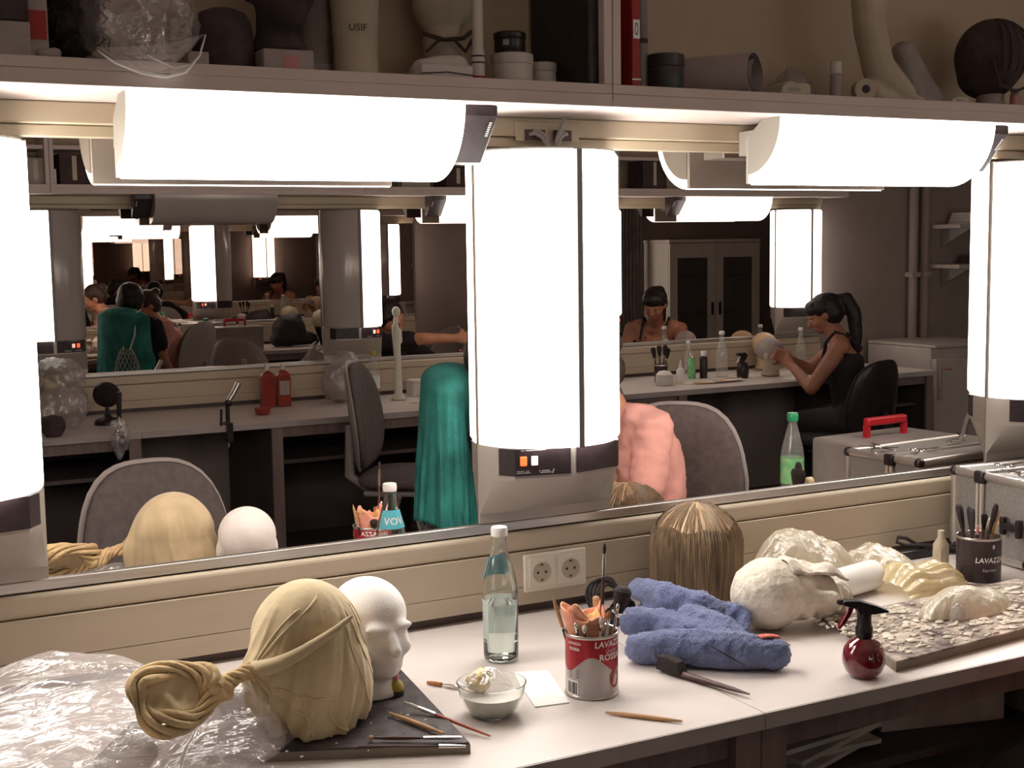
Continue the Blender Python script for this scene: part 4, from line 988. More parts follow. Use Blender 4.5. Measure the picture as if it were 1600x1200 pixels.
# black cord with flat plug
q = at(1450, 860, y=-0.06)
t = thing('cable_coil', 'black cord looped on the worktop beside the aluminium case', 'cable', (q.x-0.03, -0.075, ZC))
MB().tube([(0.16, -0.04, 0.005), (0.08, -0.02, 0.006), (0.0, 0.0, 0.02), (-0.05, 0.01, 0.05), (-0.075, 0.01, 0.055), (-0.085, 0.005, 0.045), (-0.06, 0.0, 0.035), (0.0, -0.01, 0.03), (0.06, -0.02, 0.018), (0.14, -0.05, 0.006)], 0.0045, 8).build('cord', 'black_rubber', t)
MB().box(-0.10, 0.03, -0.015, 0.012, 0.0, 0.022).build('adapter', 'black_plastic', t, bevel=0.005)
MB().tube([(0.03, 0, 0.012), (0.10, -0.01, 0.016), (0.16, -0.02, 0.012)], [0.009, 0.006, 0.005], 8).build('plug', 'black_plastic', t)

# aluminium case
mat('case_panel', (0.33, 0.315, 0.30), 0.42, 0.45, var=0.08, scale=160)
def alu_case(name, label, loc, rz, L, D, H, extra=True):
    t = thing(name, label, 'case', loc, rz)
    MB().box(-L/2+0.008, L/2-0.008, -D/2+0.008, D/2-0.008, 0.008, H-0.006).build('body', 'case_panel', t)
    r = 0.011
    for sx in (-1, 1):
        for sy in (-1, 1):
            MB().tube([(sx*(L/2-r), sy*(D/2-r), 0.012), (sx*(L/2-r), sy*(D/2-r), H-0.016)], r, 10).build('edge_rail', 'alu', t)
            MB().ball((sx*(L/2-r), sy*(D/2-r), H-r-0.001), 0.0145, 14, 8).build('corner_cap', 'black_plastic', t)
            MB().ball((sx*(L/2-r), sy*(D/2-r), 0.0145), 0.0145, 14, 8).build('corner_cap', 'black_plastic', t)
    for z in (0.012, H-r):
        for sy in (-1, 1): MB().tube([(-L/2+0.02, sy*(D/2-r), z), (L/2-0.02, sy*(D/2-r), z)], r, 10).build('edge_rail', 'alu', t)
        for sx in (-1, 1): MB().tube([(sx*(L/2-r), -D/2+0.02, z), (sx*(L/2-r), D/2-0.02, z)], r, 10).build('edge_rail', 'alu', t)
    # seam of the lid runs round the narrow side: twin rails with black end blocks
    ys = 0.03
    for sx in (-1, 1):
        for dy in (-0.007, 0.007): MB().tube([(sx*(L/2-0.003), ys+dy, 0.02), (sx*(L/2-0.003), ys+dy, H-0.016)], 0.0065, 8).build('lid_rail', 'alu', t)
        MB().box(min(sx*(L/2-0.012), sx*(L/2+0.005)), max(sx*(L/2-0.012), sx*(L/2+0.005)), ys-0.017, ys+0.017, H-0.030, H+0.002).build('lid_corner', 'black_plastic', t, bevel=0.006)
    MB().tube([(-L/2+0.02, ys, H-0.004), (L/2-0.02, ys, H-0.004)], 0.006, 8).build('lid_rail', 'alu', t)
    c = MB().box(-L/2-0.012, -L/2+0.002, -D/2+0.028, -D/2+0.075, H*0.42, H*0.50).build('clasp', 'black_plastic', t, bevel=0.002)
    MB().box(-L/2-0.014, -L/2+0.001, -D/2+0.020, -D/2+0.032, H*0.36, H*0.56).build('clasp_plate', 'black_plastic', c, bevel=0.002)
    MB().box(-L/2-0.014, -L/2+0.001, -D/2+0.070, -D/2+0.082, H*0.36, H*0.56).build('clasp_plate', 'black_plastic', c, bevel=0.002)
    return t
cs = alu_case('aluminium_case', 'aluminium flight case with black corners at the mirror', (2.725, -0.205, ZC), R(-4), 0.47, 0.27, 0.216)
# small steel bits on top of the case
for i, (x, y, lab) in enumerate(((2.535, -0.24, 'bunch of keys lying on the aluminium case lid'), (2.62, -0.15, 'small steel scissors on the aluminium case lid'), (2.80, -0.22, 'shiny steel clip on the aluminium case lid'))):
    t = thing(('key_bunch', 'scissors', 'steel_clip')[i], lab, ('keys', 'scissors', 'clip')[i], (x, y, ZC+0.2185))
    if i == 0:
        MB().tube([(0.012*math.cos(a), 0.012*math.sin(a), 0.002) for a in [2*PI*k/16 for k in range(17)]], 0.0012, 6).build('ring', 'chrome', t)
        for k in range(5):
            a = k*1.2+0.3; d = Vector((math.cos(a), math.sin(a), 0)); n = Vector((-d.y, d.x, 0))
            b = MB(); b.M = Matrix.Translation((0, 0, 0.0015*k)); b.prism([tuple((d*u+n*v)[:2]) for u, v in ((0.010, -0.007), (0.024, -0.008), (0.028, -0.003), (0.055, -0.003), (0.055, 0.003), (0.028, 0.003), (0.024, 0.008), (0.010, 0.007))], 'z', 0.0005, 0.0025); b.build('key', 'chrome', t)
    elif i == 1:
        for s in (-1, 1):
            MB().tube([(0, 0, 0.003), (0.06, s*0.012, 0.003)], [0.003, 0.001], 6).build('blade', 'chrome', t)
            MB().tube([(-0.03-0.012*math.cos(a), s*0.016+0.012*math.sin(a), 0.003) for a in [2*PI*k/14 for k in range(15)]], 0.002, 6).build('finger_ring', 'chrome', t)
            MB().tube([(0, 0, 0.003), (-0.02, s*0.010, 0.003)], 0.002, 6).build('shank', 'chrome', t)
    else:
        MB().box(-0.03, 0.03, -0.006, 0.006, 0, 0.004).build('lower_jaw', 'chrome', t, bevel=0.001)
        b = MB(); b.M = Matrix.Rotation(R(-14), 4, 'Y'); b.box(-0.03, 0.035, -0.006, 0.006, 0.006, 0.009); b.build('upper_jaw', 'chrome', t, bevel=0.001)
# past the picture edge, seen only in the mirror: green-capped bottle, red-handled box, black bag, dummy ball head
mat('green_plastic', (0.02, 0.30, 0.13), 0.35); mat('red_plastic', (0.42, 0.012, 0.02), 0.35); mat('box_grey', (0.25, 0.22, 0.21), 0.5)
def pet_bottle(label, loc, capm, lab_m, s=1.0):
    t = thing('plastic_bottle', label, 'bottle', loc)
    MB().lathe([(0.028*s, 0), (0.034*s, 0.006*s), (0.034*s, 0.13*s), (0.030*s, 0.155*s), (0.020*s, 0.195*s), (0.013*s, 0.222*s), (0.013*s, 0.236*s)], 28).build('bottle', 'clear_pet', t, smooth=70)
    MB().lathe([(0.0345*s, 0.05*s), (0.0345*s, 0.125*s)], 28, False, False).build('label', lab_m, t, smooth=70)
    MB().lathe([(0.0160*s, 0.232*s), (0.0165*s, 0.235*s), (0.0165*s, 0.252*s), (0.0145*s, 0.256*s)], 20).build('cap', capm, t)
    return t
film('clear_pet', (0.70, 0.72, 0.70), 0.26, 0.1, 0.05, 10); mat('label_green', (0.12, 0.42, 0.16), 0.5, var=0.0, scale=30, col2=(0.30, 0.62, 0.30))
pet_bottle('plastic water bottle with green cap near the aluminium case', (2.60, -0.68, ZC), 'green_plastic', 'label_green', 1.04)
t = thing('tool_box', 'low grey tool box with red carrying handle behind the aluminium case', 'box', (2.86, -0.56, ZC), R(-4))
MB().box(-0.20, 0.20, -0.11, 0.11, 0, 0.19).build('body', 'box_grey', t, bevel=0.01)
h = MB().box(-0.085, 0.085, -0.012, 0.012, 0.225, 0.25).build('handle', 'red_plastic', t, bevel=0.006)
for s in (-1, 1): MB().box(s*0.08-0.008, s*0.08+0.008, -0.008, 0.008, 0.189, 0.23).build('handle_post', 'red_plastic', h)
t = thing('shoulder_bag', 'black shoulder bag lying on the worktop past the aluminium case', 'bag', (3.36, -0.42, ZC))
sculpt('body', lambda b: (b.ball((-0.02, 0, 0.13), (0.14, 0.11, 0.13)), b.capsule((-0.12, 0, 0.06), (0.15, 0, 0.06), 0.06, 0.055), b.capsule((-0.1, 0, 0.17), (0.04, 0, 0.22), 0.05, 0.05)), 'black_rubber', t, 0.010, 4, lambda c, n: Vector((c.x, c.y, max(0, c.z + 0.01*(fold(c, 12, 1)-0.5)))))
MB().tube([(0.14, -0.03, 0.10), (0.19, -0.05, 0.08), (0.2, -0.06, 0.03), (0.17, -0.07, 0.008)], 0.011, 8).build('strap', 'black_rubber', t)
mat('ball_cream', (0.55, 0.50, 0.36), 0.6)
t = thing('practice_head', 'cream practice ball head on a dark clamp stand', 'head form', (3.62, -0.42, ZC))
MB().lathe([(0.03, 0.13), (0.062, 0.155), (0.078, 0.19), (0.080, 0.22), (0.066, 0.262), (0.03, 0.285), (0.008, 0.29)], 26).build('ball', 'ball_cream', t, smooth=80)
MB().lathe([(0.018, 0.0), (0.022, 0.03), (0.045, 0.09), (0.062, 0.14), (0.064, 0.152), (0.05, 0.15)], 26).build('cup', 'black_plastic', t, smooth=60)
MB().tube([(0, 0, 0.02), (0.06, 0, 0.008), (0.16, -0.01, 0.008)], 0.008, 8).build('clamp_arm', 'black_plastic', t)
# things under the worktop
uz = 0.549
t = thing('paper_stack', 'untidy stack of paper sheets on the shelf under the worktop', 'paper', (1.62, -0.50, uz), R(8))
mat('paper_grey', (0.66, 0.58, 0.54), 0.8, var=0.1)
for k in range(6):
    b = MB(); b.M = Matrix.Translation((random.uniform(-0.02, 0.02), random.uniform(-0.02, 0.02), k*0.010)) @ Matrix.Rotation(random.uniform(-0.2, 0.2), 4, 'Z'); b.box(-0.13, 0.13, -0.10, 0.10, 0.0, 0.009)
    b.build('sheet_bundle', 'paper_grey', t)
t = thing('carton', 'open pale carton on the shelf under the worktop', 'box', (2.00, -0.46, uz), R(-14))
MB().box(-0.14, 0.14, -0.10, 0.10, 0, 0.09).build('body', 'paper_grey', t, bevel=0.002)
for s in (-1, 1):
    b = MB(); b.M = Matrix.Translation((s*0.14, 0, 0.09)) @ Matrix.Rotation(R(s*35), 4, 'Y'); b.box(-0.002, 0.002, -0.10, 0.10, 0.0, 0.07); b.build('flap', 'paper_grey', t)
# ------------------------------------------------------------------ things on the shelf above the mirror
SZ = Z_SHT+0.0005
def sx(u, y=-0.15): return at(u, 100, y=y).x
mat('wig_dark', (0.035, 0.025, 0.024), 0.7, var=0.3, scale=60, bump=0.8, bscale=90)
mat('felt_dark', (0.070, 0.045, 0.045), 0.85, var=0.15, scale=20, bump=0.3, bscale=150)
mat('cast_cream', (0.50, 0.43, 0.33), 0.7, var=0.08, scale=8, bump=0.2, bscale=40)
mat('cast_grey', (0.36, 0.31, 0.29), 0.7, var=0.1, scale=9, bump=0.2, bscale=60)
mat('tin_white', (0.62, 0.57, 0.53), 0.45, var=0.05, scale=8)
mat('binder_red', (0.33, 0.018, 0.016), 0.45, var=0.08)
mat('binder_grey', (0.28, 0.25, 0.25), 0.5, var=0.08)
mat('tin_green', (0.035, 0.06, 0.055), 0.4, var=0.3, scale=14, col2=(0.06, 0.035, 0.035))
mat('paper_mauve', (0.44, 0.38, 0.38), 0.6, var=0.05, scale=6)
mat('wood_brown', (0.20, 0.11, 0.07), 0.5, var=0.15, stretch=(1, 1, 6))
mat('strap_dark', (0.05, 0.03, 0.03), 0.7)

# row from the wall end
t = thing('file_folder', 'mauve file box standing on the shelf beside the dark wig', 'folder', (sx(-14), -0.13, SZ))
MB().box(-0.055, 0.05, -0.11, 0.11, 0, 0.055).build('box', 'cast_grey', t, bevel=0.003)
MB().box(-0.054, 0.049, -0.109, 0.109, 0.056, 0.20).build('upper_box', 'felt_dark', t, bevel=0.003)
t = thing('file_folder', 'slim brown folder with red spine label on the shelf', 'folder', (sx(50), -0.13, SZ))
MB().box(-0.016, 0.016, -0.10, 0.11, 0, 0.30).build('cover', 'cast_grey', t, bevel=0.003)
MB().box(-0.013, 0.013, -0.1015, -0.1002, 0.03, 0.075).build('spine_label', 'binder_red', t)
t = sculpt('plaster_lump', lambda b: (b.ball((0, 0, 0.008), (0.018, 0.014, 0.009)), b.ball((0.012, 0.003, 0.010), (0.012, 0.012, 0.010))), 'cast_grey', None, 0.004, 2, lambda c, n: Vector((c.x, c.y, max(0, c.z)))); t.location = (sx(74, -0.23), -0.23, SZ); tag(t, 'small grey plaster lump at the shelf edge before the dark wig', 'plaster')
t = thing('dark_wig', 'dark tangled wig on the shelf beside the clear bag', 'wig', (sx(112), -0.13, SZ))
sculpt('cap', lambda b: (b.ball((0, 0, 0.10), (0.050, 0.075, 0.10)), b.ball((0.0, 0, 0.19), (0.045, 0.06, 0.06))), 'wig_dark', t, 0.009, 3, lambda c, n: Vector((c.x, c.y, max(0, c.z))) + n*0.018*(fold(c, 30, 2)-0.5)*(c.z > 0.01))
b = MB()
for i in range(110):
    a = rnd.uniform(PI, 2*PI); z = rnd.uniform(0.05, 0.22); r = 0.082
    p = Vector((r*math.cos(a)*0.62, r*math.sin(a)*0.92, z)); pts = [p]
    for k in range(5): p = p + Vector((rnd.uniform(-0.012, 0.012), rnd.uniform(-0.006, 0.006), -rnd.uniform(0.0, 0.012))); p.z = max(p.z, 0.004); pts.append(p.copy())
    b.tube(pts, 0.0018, 4, False)
o = b.build('loose_curls', 'wig_dark', t); o['kind'] = 'stuff'
# clear bag drooping over the edge
t = thing('plastic_bag', 'clear plastic bag drooping over the front edge of the shelf', 'bag', (sx(225, -0.22), -0.20, SZ))
def droop(u, v):
    th = 2*PI*v; ph = PI*u
    x = 0.098*math.sin(ph)*math.cos(th)*(1+0.12*noise.noise((math.cos(th)*2, math.sin(th)*2, u*3)))
    y = 0.085*math.sin(ph)*math.sin(th); z = 0.075 - 0.085*math.cos(ph)
    f = fold((x, y, z), 20, 1.1)
    if y < -0.05 and z < 0.06: z -= 0.050*(1-abs(x-0.01)/0.11)*min(1, (-0.05-y)/0.03)
    x, y, z = x*(0.88+0.2*f), y*(0.9+0.16*f), z
    if z < 0.003 and y > -0.074: z = 0.003
    if y < -0.073 and z < 0.004: y = min(y, -0.074)
    return (x, y, z)
b = MB(); b.surf(droop, 40, 80, cv=True); b.build('film', 'clear_film', t, smooth=60)
b = MB()
pts = [(-0.085, -0.083, 0.010), (-0.06, -0.087, -0.008), (-0.02, -0.090, -0.022), (0.02, -0.090, -0.026), (0.05, -0.089, -0.018), (0.075, -0.086, 0.01), (0.088, -0.08, 0.045)]
b.tube(pts, [0.001, 0.0022, 0.003, 0.0034, 0.003, 0.002, 0.001], 6); b.tube([(-0.01, -0.089, 0.006), (0.03, -0.091, -0.012), (0.06, -0.089, -0.006)], 0.0014, 5)
b2 = MB(); b2.surf(lambda u, v: tuple(Vector((-0.085+0.17*u, -0.080-0.005*math.sin(PI*u), 0.016+0.03*u*u)).lerp(Vector((-0.085+0.17*u, -0.084-0.006*math.sin(PI*u), 0.012-0.038*math.sin(PI*min(1, u*1.05))**1.2+0.03*u**3)), v) + Vector((0, -0.003*fold((u*3, v, 0), 3, 1), 0))), 40, 12); b2.build('drooping_film', 'clear_film', t, smooth=60)
mat('film_edge', (0.9, 0.86, 0.86), 0.2, alpha=0.75); b.build('folded_rim', 'film_edge', t)
t = thing('carton', 'tiny pale carton on the shelf beside the dark domed hat', 'box', (sx(306, -0.19), -0.19, SZ)); MB().box(-0.018, 0.018, -0.02, 0.02, 0, 0.028).build('body', 'cast_grey', t, bevel=0.002); MB().box(-0.0182, 0.0182, -0.003, 0.003, 0.0282, 0.0288).build('tape', 'cream_plastic', t)
t = thing('felt_hat', 'dark domed felt hat block on the shelf', 'hat', (sx(352), -0.14, SZ))
MB().lathe([(0.050, 0.0), (0.054, 0.01), (0.053, 0.06), (0.050, 0.088), (0.040, 0.105), (0.02, 0.113), (0.004, 0.115)], 28).build('crown', 'felt_dark', t, smooth=60)
MB().lathe([(0.0545, 0.008), (0.0552, 0.010), (0.0548, 0.022)], 28, False, False).build('band', 'strap_dark', t)
t = thing('carton', 'pale carton with pink label under the dark mask', 'box', (sx(436), -0.15, SZ)); MB().box(-0.047, 0.045, -0.06, 0.05, 0, 0.040).build('body', 'cast_grey', t, bevel=0.003); MB().box(-0.012, 0.018, -0.0612, -0.0602, 0.004, 0.03).build('pink_label', 'pink_wood', t)
t = thing('rubber_mask', 'dark rubber mask with pale eyes resting on a carton', 'mask', (sx(440), -0.15, SZ+0.043), R(10))
sculpt('face', lambda b: head_solid(b, 0.82, True, True), 'felt_dark', t, 0.007, 4)
for s in (-1, 1): MB().ball((s*0.022, -0.066, 0.112), (0.008, 0.004, 0.003), 10, 6).build('eye', 'cast_cream', t)
t = thing('cardboard_tube', 'grey cardboard tube standing beside the inscribed cast', 'tube', (sx(498, -0.10), -0.085, SZ))
MB().lathe([(0.033, 0), (0.034, 0.002), (0.034, 0.40), (0.030, 0.40), (0.030, 0.39)], 30).build('tube', 'cast_grey', t, smooth=60); MB().lathe([(0.0345, 0.0), (0.0352, 0.001), (0.0352, 0.03), (0.0345, 0.031)], 30, False, False).build('end_ring', 'paper_mauve', t)
t = thing('limb_cast', 'cream limb cast with pencilled letters standing on the shelf', 'cast', (sx(556), -0.15, SZ))
MB().lathe([(0.040, 0), (0.042, 0.004), (0.040, 0.05), (0.043, 0.11), (0.047, 0.18), (0.050, 0.28), (0.046, 0.36), (0.036, 0.40)], 30).build('cast', 'cast_cream', t, smooth=60)
text_on('lettering', 'USIF', 0.018, 'strap_dark', t, on_cyl(0.0425, R(-112)+0.15, 0.088), False)
t = thing('bandage_pack', 'white bandage bundle below the strapped dummy', 'bandage', (sx(680), -0.17, SZ))
sculpt('bundle', lambda b: (b.capsule((-0.035, 0, 0.022), (0.035, 0, 0.024), 0.022, 0.025), b.capsule((-0.01, 0, 0.030), (0.038, 0, 0.032), 0.020, 0.022), b.box(-0.05, 0.055, -0.03, 0.03, 0, 0.03)), 'tin_white', t, 0.005, 5, lambda c, n: Vector((c.x, c.y, max(0, c.z))))
MB().tube([(-0.052, -0.031, 0.012), (0.0, -0.034, 0.016), (0.056, -0.031, 0.012)], 0.0012, 5).build('string', 'strap_dark', t)
t = thing('dummy_torso', 'cream dummy torso with dark crossed straps on the shelf', 'dummy', (sx(690, -0.08), -0.085, SZ))
sculpt('torso', lambda b: (b.capsule((0, 0, 0.05), (0, 0, 0.09), 0.034, 0.040), b.ball((0, 0, 0.17), (0.062, 0.05, 0.075)), b.ball((0, 0, 0.27), (0.068, 0.05, 0.07)), b.capsule((0, 0, 0.30), (0, 0, 0.38), 0.03, 0.025), b.lathe([(0.045, 0), (0.045, 0.01), (0.03, 0.04)], 20)), 'cast_cream', t, 0.006, 6)
MB().tube([(-0.060, -0.045, 0.095), (-0.02, -0.052, 0.085), (0.02, -0.052, 0.09), (0.060, -0.045, 0.118)], 0.0045, 6).build('strap', 'strap_dark', t)
MB().tube([(-0.055, -0.045, 0.062), (-0.03, -0.050, 0.084), (0.0, -0.052, 0.088), (0.025, -0.05, 0.066), (0.05, -0.045, 0.10)], 0.0035, 6).build('strap', 'strap_dark', t)
t = thing('rolled_poster', 'slim white roll with red bottom end standing on the shelf', 'roll', (sx(747, -0.19), -0.19, SZ))
MB().lathe([(0.0125, 0.012), (0.0125, 0.06), (0.0105, 0.062), (0.0105, 0.42)], 18).build('roll', 'tin_white', t, smooth=50)
MB().lathe([(0.013, 0), (0.0135, 0.001), (0.0135, 0.012), (0.0125, 0.013)], 18).build('end_cap', 'binder_red', t)
for z in (0.036, 0.048): MB().lathe([(0.0127, z), (0.0132, z+0.001), (0.0127, z+0.003)], 18, False, False).build('band', 'felt_dark', t)
def tin(label, u, y, r, h, m, z=SZ, lid=True, cat='tin'):
    t = thing('tin', label, cat, (sx(u, y), y, z))
    MB().lathe([(r-0.001, 0), (r, 0.001), (r, h*0.66), (r-0.0005, h*0.67)], 28).build('body', m, t, smooth=50)
    if lid: MB().lathe([(r+0.001, h*0.675), (r+0.0015, h*0.69), (r+0.0012, h-0.002), (r-0.002, h)], 28).build('lid', m, t, smooth=50)
    return t
tin('round white tin under the black jar', 800, -0.16, 0.040, 0.062, 'tin_white')
tin('small round white tin next to the black jar stack', 848, -0.14, 0.026, 0.052, 'tin_white')
t = tin('black jar standing on a white tin', 797, -0.16, 0.030, 0.040, 'panel_black', SZ+0.0625); 
b = MB(); pl = on_cyl(0.030, R(-120), 0.018); b.add([pl(-0.012, -0.005), pl(0.0, -0.005), pl(0.0, 0.006), pl(-0.012, 0.006)], [(0, 1, 2, 3)]); b.build('label', 'cast_grey', t)
t = thing('box_file', 'tall black box file on the shelf beside the divider', 'folder', (sx(898), -0.14, SZ))
MB().box(-0.028, 0.030, -0.11, 0.12, 0, 0.33).build('cover', 'panel_black', t, bevel=0.003); MB().box(-0.012, 0.014, -0.1112, -0.1102, 0.16, 0.26).build('spine_label', 'cast_grey', t)
# second shelf unit
t = thing('ring_binder', 'red ring binder with white spine label by the divider', 'binder', (sx(977, -0.20), -0.14, SZ))
MB().box(-0.010, 0.010, -0.10, 0.12, 0, 0.30).build('cover', 'binder_red', t, bevel=0.002)
lb = MB().box(-0.0075, 0.0075, -0.1012, -0.1002, 0.094, 0.130).build('spine_label', 'print_white', t)
b = MB(); b.add([(0.004*math.cos(a)*1.0, -0.1016, 0.112+0.012*math.sin(a)) for a in [2*PI*k/16 for k in range(16)]] + [(0.0026*math.cos(a), -0.1016, 0.112+0.009*math.sin(a)) for a in [2*PI*k/16 for k in range(16)]], [(k, (k+1) % 16, 16+(k+1) % 16, 16+k) for k in range(16)]); b.build('oval_mark', 'panel_black', lb)
MB().box(-0.0102, 0.0102, -0.1012, -0.1002, 0.014, 0.017).build('spine_line', 'print_white', t)
t = thing('rolled_poster', 'grey rolled paper standing beside the red binder', 'roll', (sx(1002), -0.15, SZ)); MB().lathe([(0.013, 0), (0.013, 0.24), (0.011, 0.24), (0.010, 0.235)], 20).build('roll', 'binder_grey', t, smooth=50); MB().lathe([(0.0133, 0.10), (0.0136, 0.102), (0.0133, 0.11)], 20, False, False).build('band', 'felt_dark', t)
t = tin('dark green canister with flat lid beside the big paper tube', 1040, -0.17, 0.037, 0.078, 'tin_green')
x0, x1 = sx(1075, -0.18), sx(1192, -0.22)
t = thing('paper_tube', 'big mauve paper tube lying on the shelf with open end', 'paper roll', ((x0+x1)/2+0.012, -0.140, SZ), R(-60))
L = 0.185
b = MB(); b.M = Matrix.Translation((0, 0, 0.044)) @ Matrix.Rotation(R(90), 4, 'Y'); b.lathe([(0.043, -L/2), (0.043, L/2), (0.0415, L/2), (0.0415, -L/2+0.01)], 36, True, True); b.build('outer_sheet', 'paper_mauve', t, smooth=60)
b = MB(); b.M = Matrix.Translation((0, 0.004, 0.040)) @ Matrix.Rotation(R(90), 4, 'Y'); b.surf(lambda u, v: ((0.036-0.010*u)*math.cos(2*PI*1.6*u), (0.036-0.010*u)*math.sin(2*PI*1.6*u), -L/2+0.012+(L-0.008)*v), 50, 1); b.build('inner_coil', 'paper_mauve', t, smooth=60)
t = thing('plastic_bag', 'small crumpled clear bag behind the open end of the paper tube', 'bag', (sx(1238, -0.10), -0.10, SZ)); crumple(0, 0, 0.055, 0.05, 0.095, 2.9, 0.4, 24, 60, fs=22).build('film', 'grey_film', t, smooth=50); MB().ball((0, 0, 0.025), (0.03, 0.03, 0.025)).build('dark_contents', 'felt_dark', t)
t = thing('plaster_block', 'small cream plaster block at the shelf edge below the clear bag', 'plaster', (sx(1232, -0.225), -0.225, SZ), R(-5)); MB().prism([(-0.04, 0), (0.036, 0), (0.036, 0.020), (0.030, 0.023), (0.0, 0.024), (-0.012, 0.028), (-0.03, 0.020)], 'y', -0.03, 0.03).build('block', 'cast_cream', t, bevel=0.003); MB().box(-0.02, 0.01, -0.0306, -0.0301, 0.006, 0.014).build('chip', 'cast_grey', t)
t = thing('squeeze_tube', 'grey squeeze tube with cream cap on the shelf', 'tube', (sx(1306, -0.19), -0.19, SZ)); MB().lathe([(0.0115, 0.0), (0.012, 0.002), (0.0125, 0.055)], 16).build('tube', 'cast_grey', t); MB().lathe([(0.0128, 0.056), (0.013, 0.057), (0.0125, 0.082), (0.011, 0.083)], 16).build('cap', 'tin_white', t)
t = thing('tape_roll', 'cream tape roll with dark core at the foot cast', 'tape', (sx(1345, -0.19), -0.20, SZ), R(-28))
b = MB(); b.M = Matrix.Translation((0, 0, 0.024)) @ Matrix.Rotation(R(90), 4, 'X'); b.lathe([(0.010, -0.02), (0.024, -0.018), (0.0235, 0.018), (0.010, 0.02), (0.009, 0.0195)], 28, False, False); b.build('tape', 'cast_cream', t, smooth=40)
b = MB(); b.M = Matrix.Translation((0, 0, 0.024)) @ Matrix.Rotation(R(90), 4, 'X'); b.lathe([(0.0098, -0.019), (0.0098, 0.019)], 20); b.build('core', 'panel_black', t)
# leg and foot cast: shin rising, foot pointing along the shelf
fx = sx(1388, -0.19)
t = thing('foot_cast', 'large cream foot and shin cast standing on the shelf', 'cast', (fx, -0.175, SZ))
def footfill(b):
    b.capsule((-0.050, 0, 0.34), (-0.042, 0, 0.16), 0.048, 0.036); b.capsule((-0.042, 0, 0.16), (-0.012, 0, 0.07), 0.036, 0.036)
    b.ball((-0.030, 0, 0.028), (0.030, 0.026, 0.028)); b.capsule((-0.005, 0, 0.065), (0.065, 0, 0.026), 0.040, 0.025); b.capsule((-0.02, 0, 0.020), (0.085, 0, 0.013), 0.024, 0.015)
    for k in range(5): b.capsule((0.075, -0.018+0.009*k, 0.013), (0.100-0.004*k, -0.020+0.0095*k, 0.009), 0.009-0.0008*k, 0.008-0.0008*k)
sculpt('foot', footfill, 'cast_cream', t, 0.004, 5, lambda c, n: Vector((c.x, c.y, max(0, c.z))))
t = thing('foot_cast', 'second cream foot cast leaning behind the shin cast', 'cast', (sx(1440, -0.08), -0.075, SZ), R(6))
sculpt('foot', lambda b: (b.capsule((-0.06, 0, 0.13), (0.0, 0, 0.06), 0.03, 0.034), b.capsule((0, 0, 0.06), (0.07, 0, 0.022), 0.034, 0.02), b.capsule((-0.05, 0, 0.10), (-0.02, 0, 0.03), 0.03, 0.028), b.ball((0, 0, 0.02), (0.05, 0.03, 0.02))), 'cast_grey', t, 0.005, 5, lambda c, n: Vector((c.x, c.y, max(0, c.z))))
t = thing('helmet', 'dark ribbed helmet on a grey stand on the shelf', 'helmet', (sx(1548, -0.15), -0.15, SZ))
sculpt('shell', lambda b: (b.ball((0, 0, 0.125), (0.082, 0.088, 0.088)), b.ball((0.0, 0.01, 0.085), (0.066, 0.075, 0.06))), 'felt_dark', t, 0.006, 5)
for k in range(5):
    a = -0.6+0.3*k; pts = [(0.080*math.sin(a)*math.cos(q)*1.0, -0.087*math.cos(q)*math.cos(a*0.6), 0.125+0.087*math.sin(q)) for q in [-0.5+0.25*j for j in range(8)]]; MB().tube(pts, 0.003, 6).build('rib', 'strap_dark', t)
MB().tube([(-0.06, -0.06, 0.11), (-0.045, -0.07, 0.05), (0.0, -0.075, 0.035), (0.045, -0.07, 0.05), (0.06, -0.06, 0.11)], 0.004, 6).build('chin_strap', 'strap_dark', t)
MB().lathe([(0.04, 0), (0.042, 0.003), (0.032, 0.02), (0.03, 0.07)], 20).build('stand', 'cast_grey', t)
t = thing('squeeze_tube', 'short red and grey tube beside the helmet stand', 'tube', (sx(1584, -0.20), -0.205, SZ)); MB().lathe([(0.010, 0), (0.011, 0.002), (0.011, 0.03)], 14).build('tube', 'pink_wood', t); MB().lathe([(0.009, 0.031), (0.0085, 0.045)], 14).build('cap', 'cast_grey', t)
t = thing('plaster_block', 'flat cream offcut lying before the helmet', 'plaster', (sx(1490, -0.235), -0.235, SZ)); MB().prism([(-0.025, 0), (0.03, 0), (0.03, 0.012), (0.0, 0.014), (-0.02, 0.008)], 'y', -0.02, 0.02).build('block', 'cast_cream', t, bevel=0.002); MB().box(-0.01, 0.01, -0.0206, -0.0201, 0.003, 0.008).build('chip', 'cast_grey', t)
# far wall shelf: what the mirror shows of it
for lab, u, w_, h_, m in (('dim grey carton on the far wall shelf by its divider', 52, 0.07, 0.12, 'cast_grey'), ('pale paper bundle on the far wall shelf near the carton', 74, 0.055, 0.07, 'tin_white'),
                     ('dark carton on the far wall shelf past the divider', 112, 0.13, 0.14, 'felt_dark'), ('low pale carton on the far wall shelf behind the overhead lamp', 640, 0.16, 0.08, 'cast_grey'),
                     ('brown carton on the far wall shelf above the draped chair', 705, 0.14, 0.11, 'felt_dark'), ('narrow dark carton on the far wall shelf past the middle lamp', 1010, 0.16, 0.16, 'felt_dark')):
    p = at(u, 280, y=W-0.15); t = thing('carton', lab, 'box', (p.x, -W+0.15, SZ)); MB().box(-w_/2, w_/2, -0.08, 0.08, 0, h_).build('body', m, t, bevel=0.003); MB().box(-0.01, 0.01, 0.0802, 0.0808, 0.02, h_-0.01).build('tape', 'cream_plastic', t)
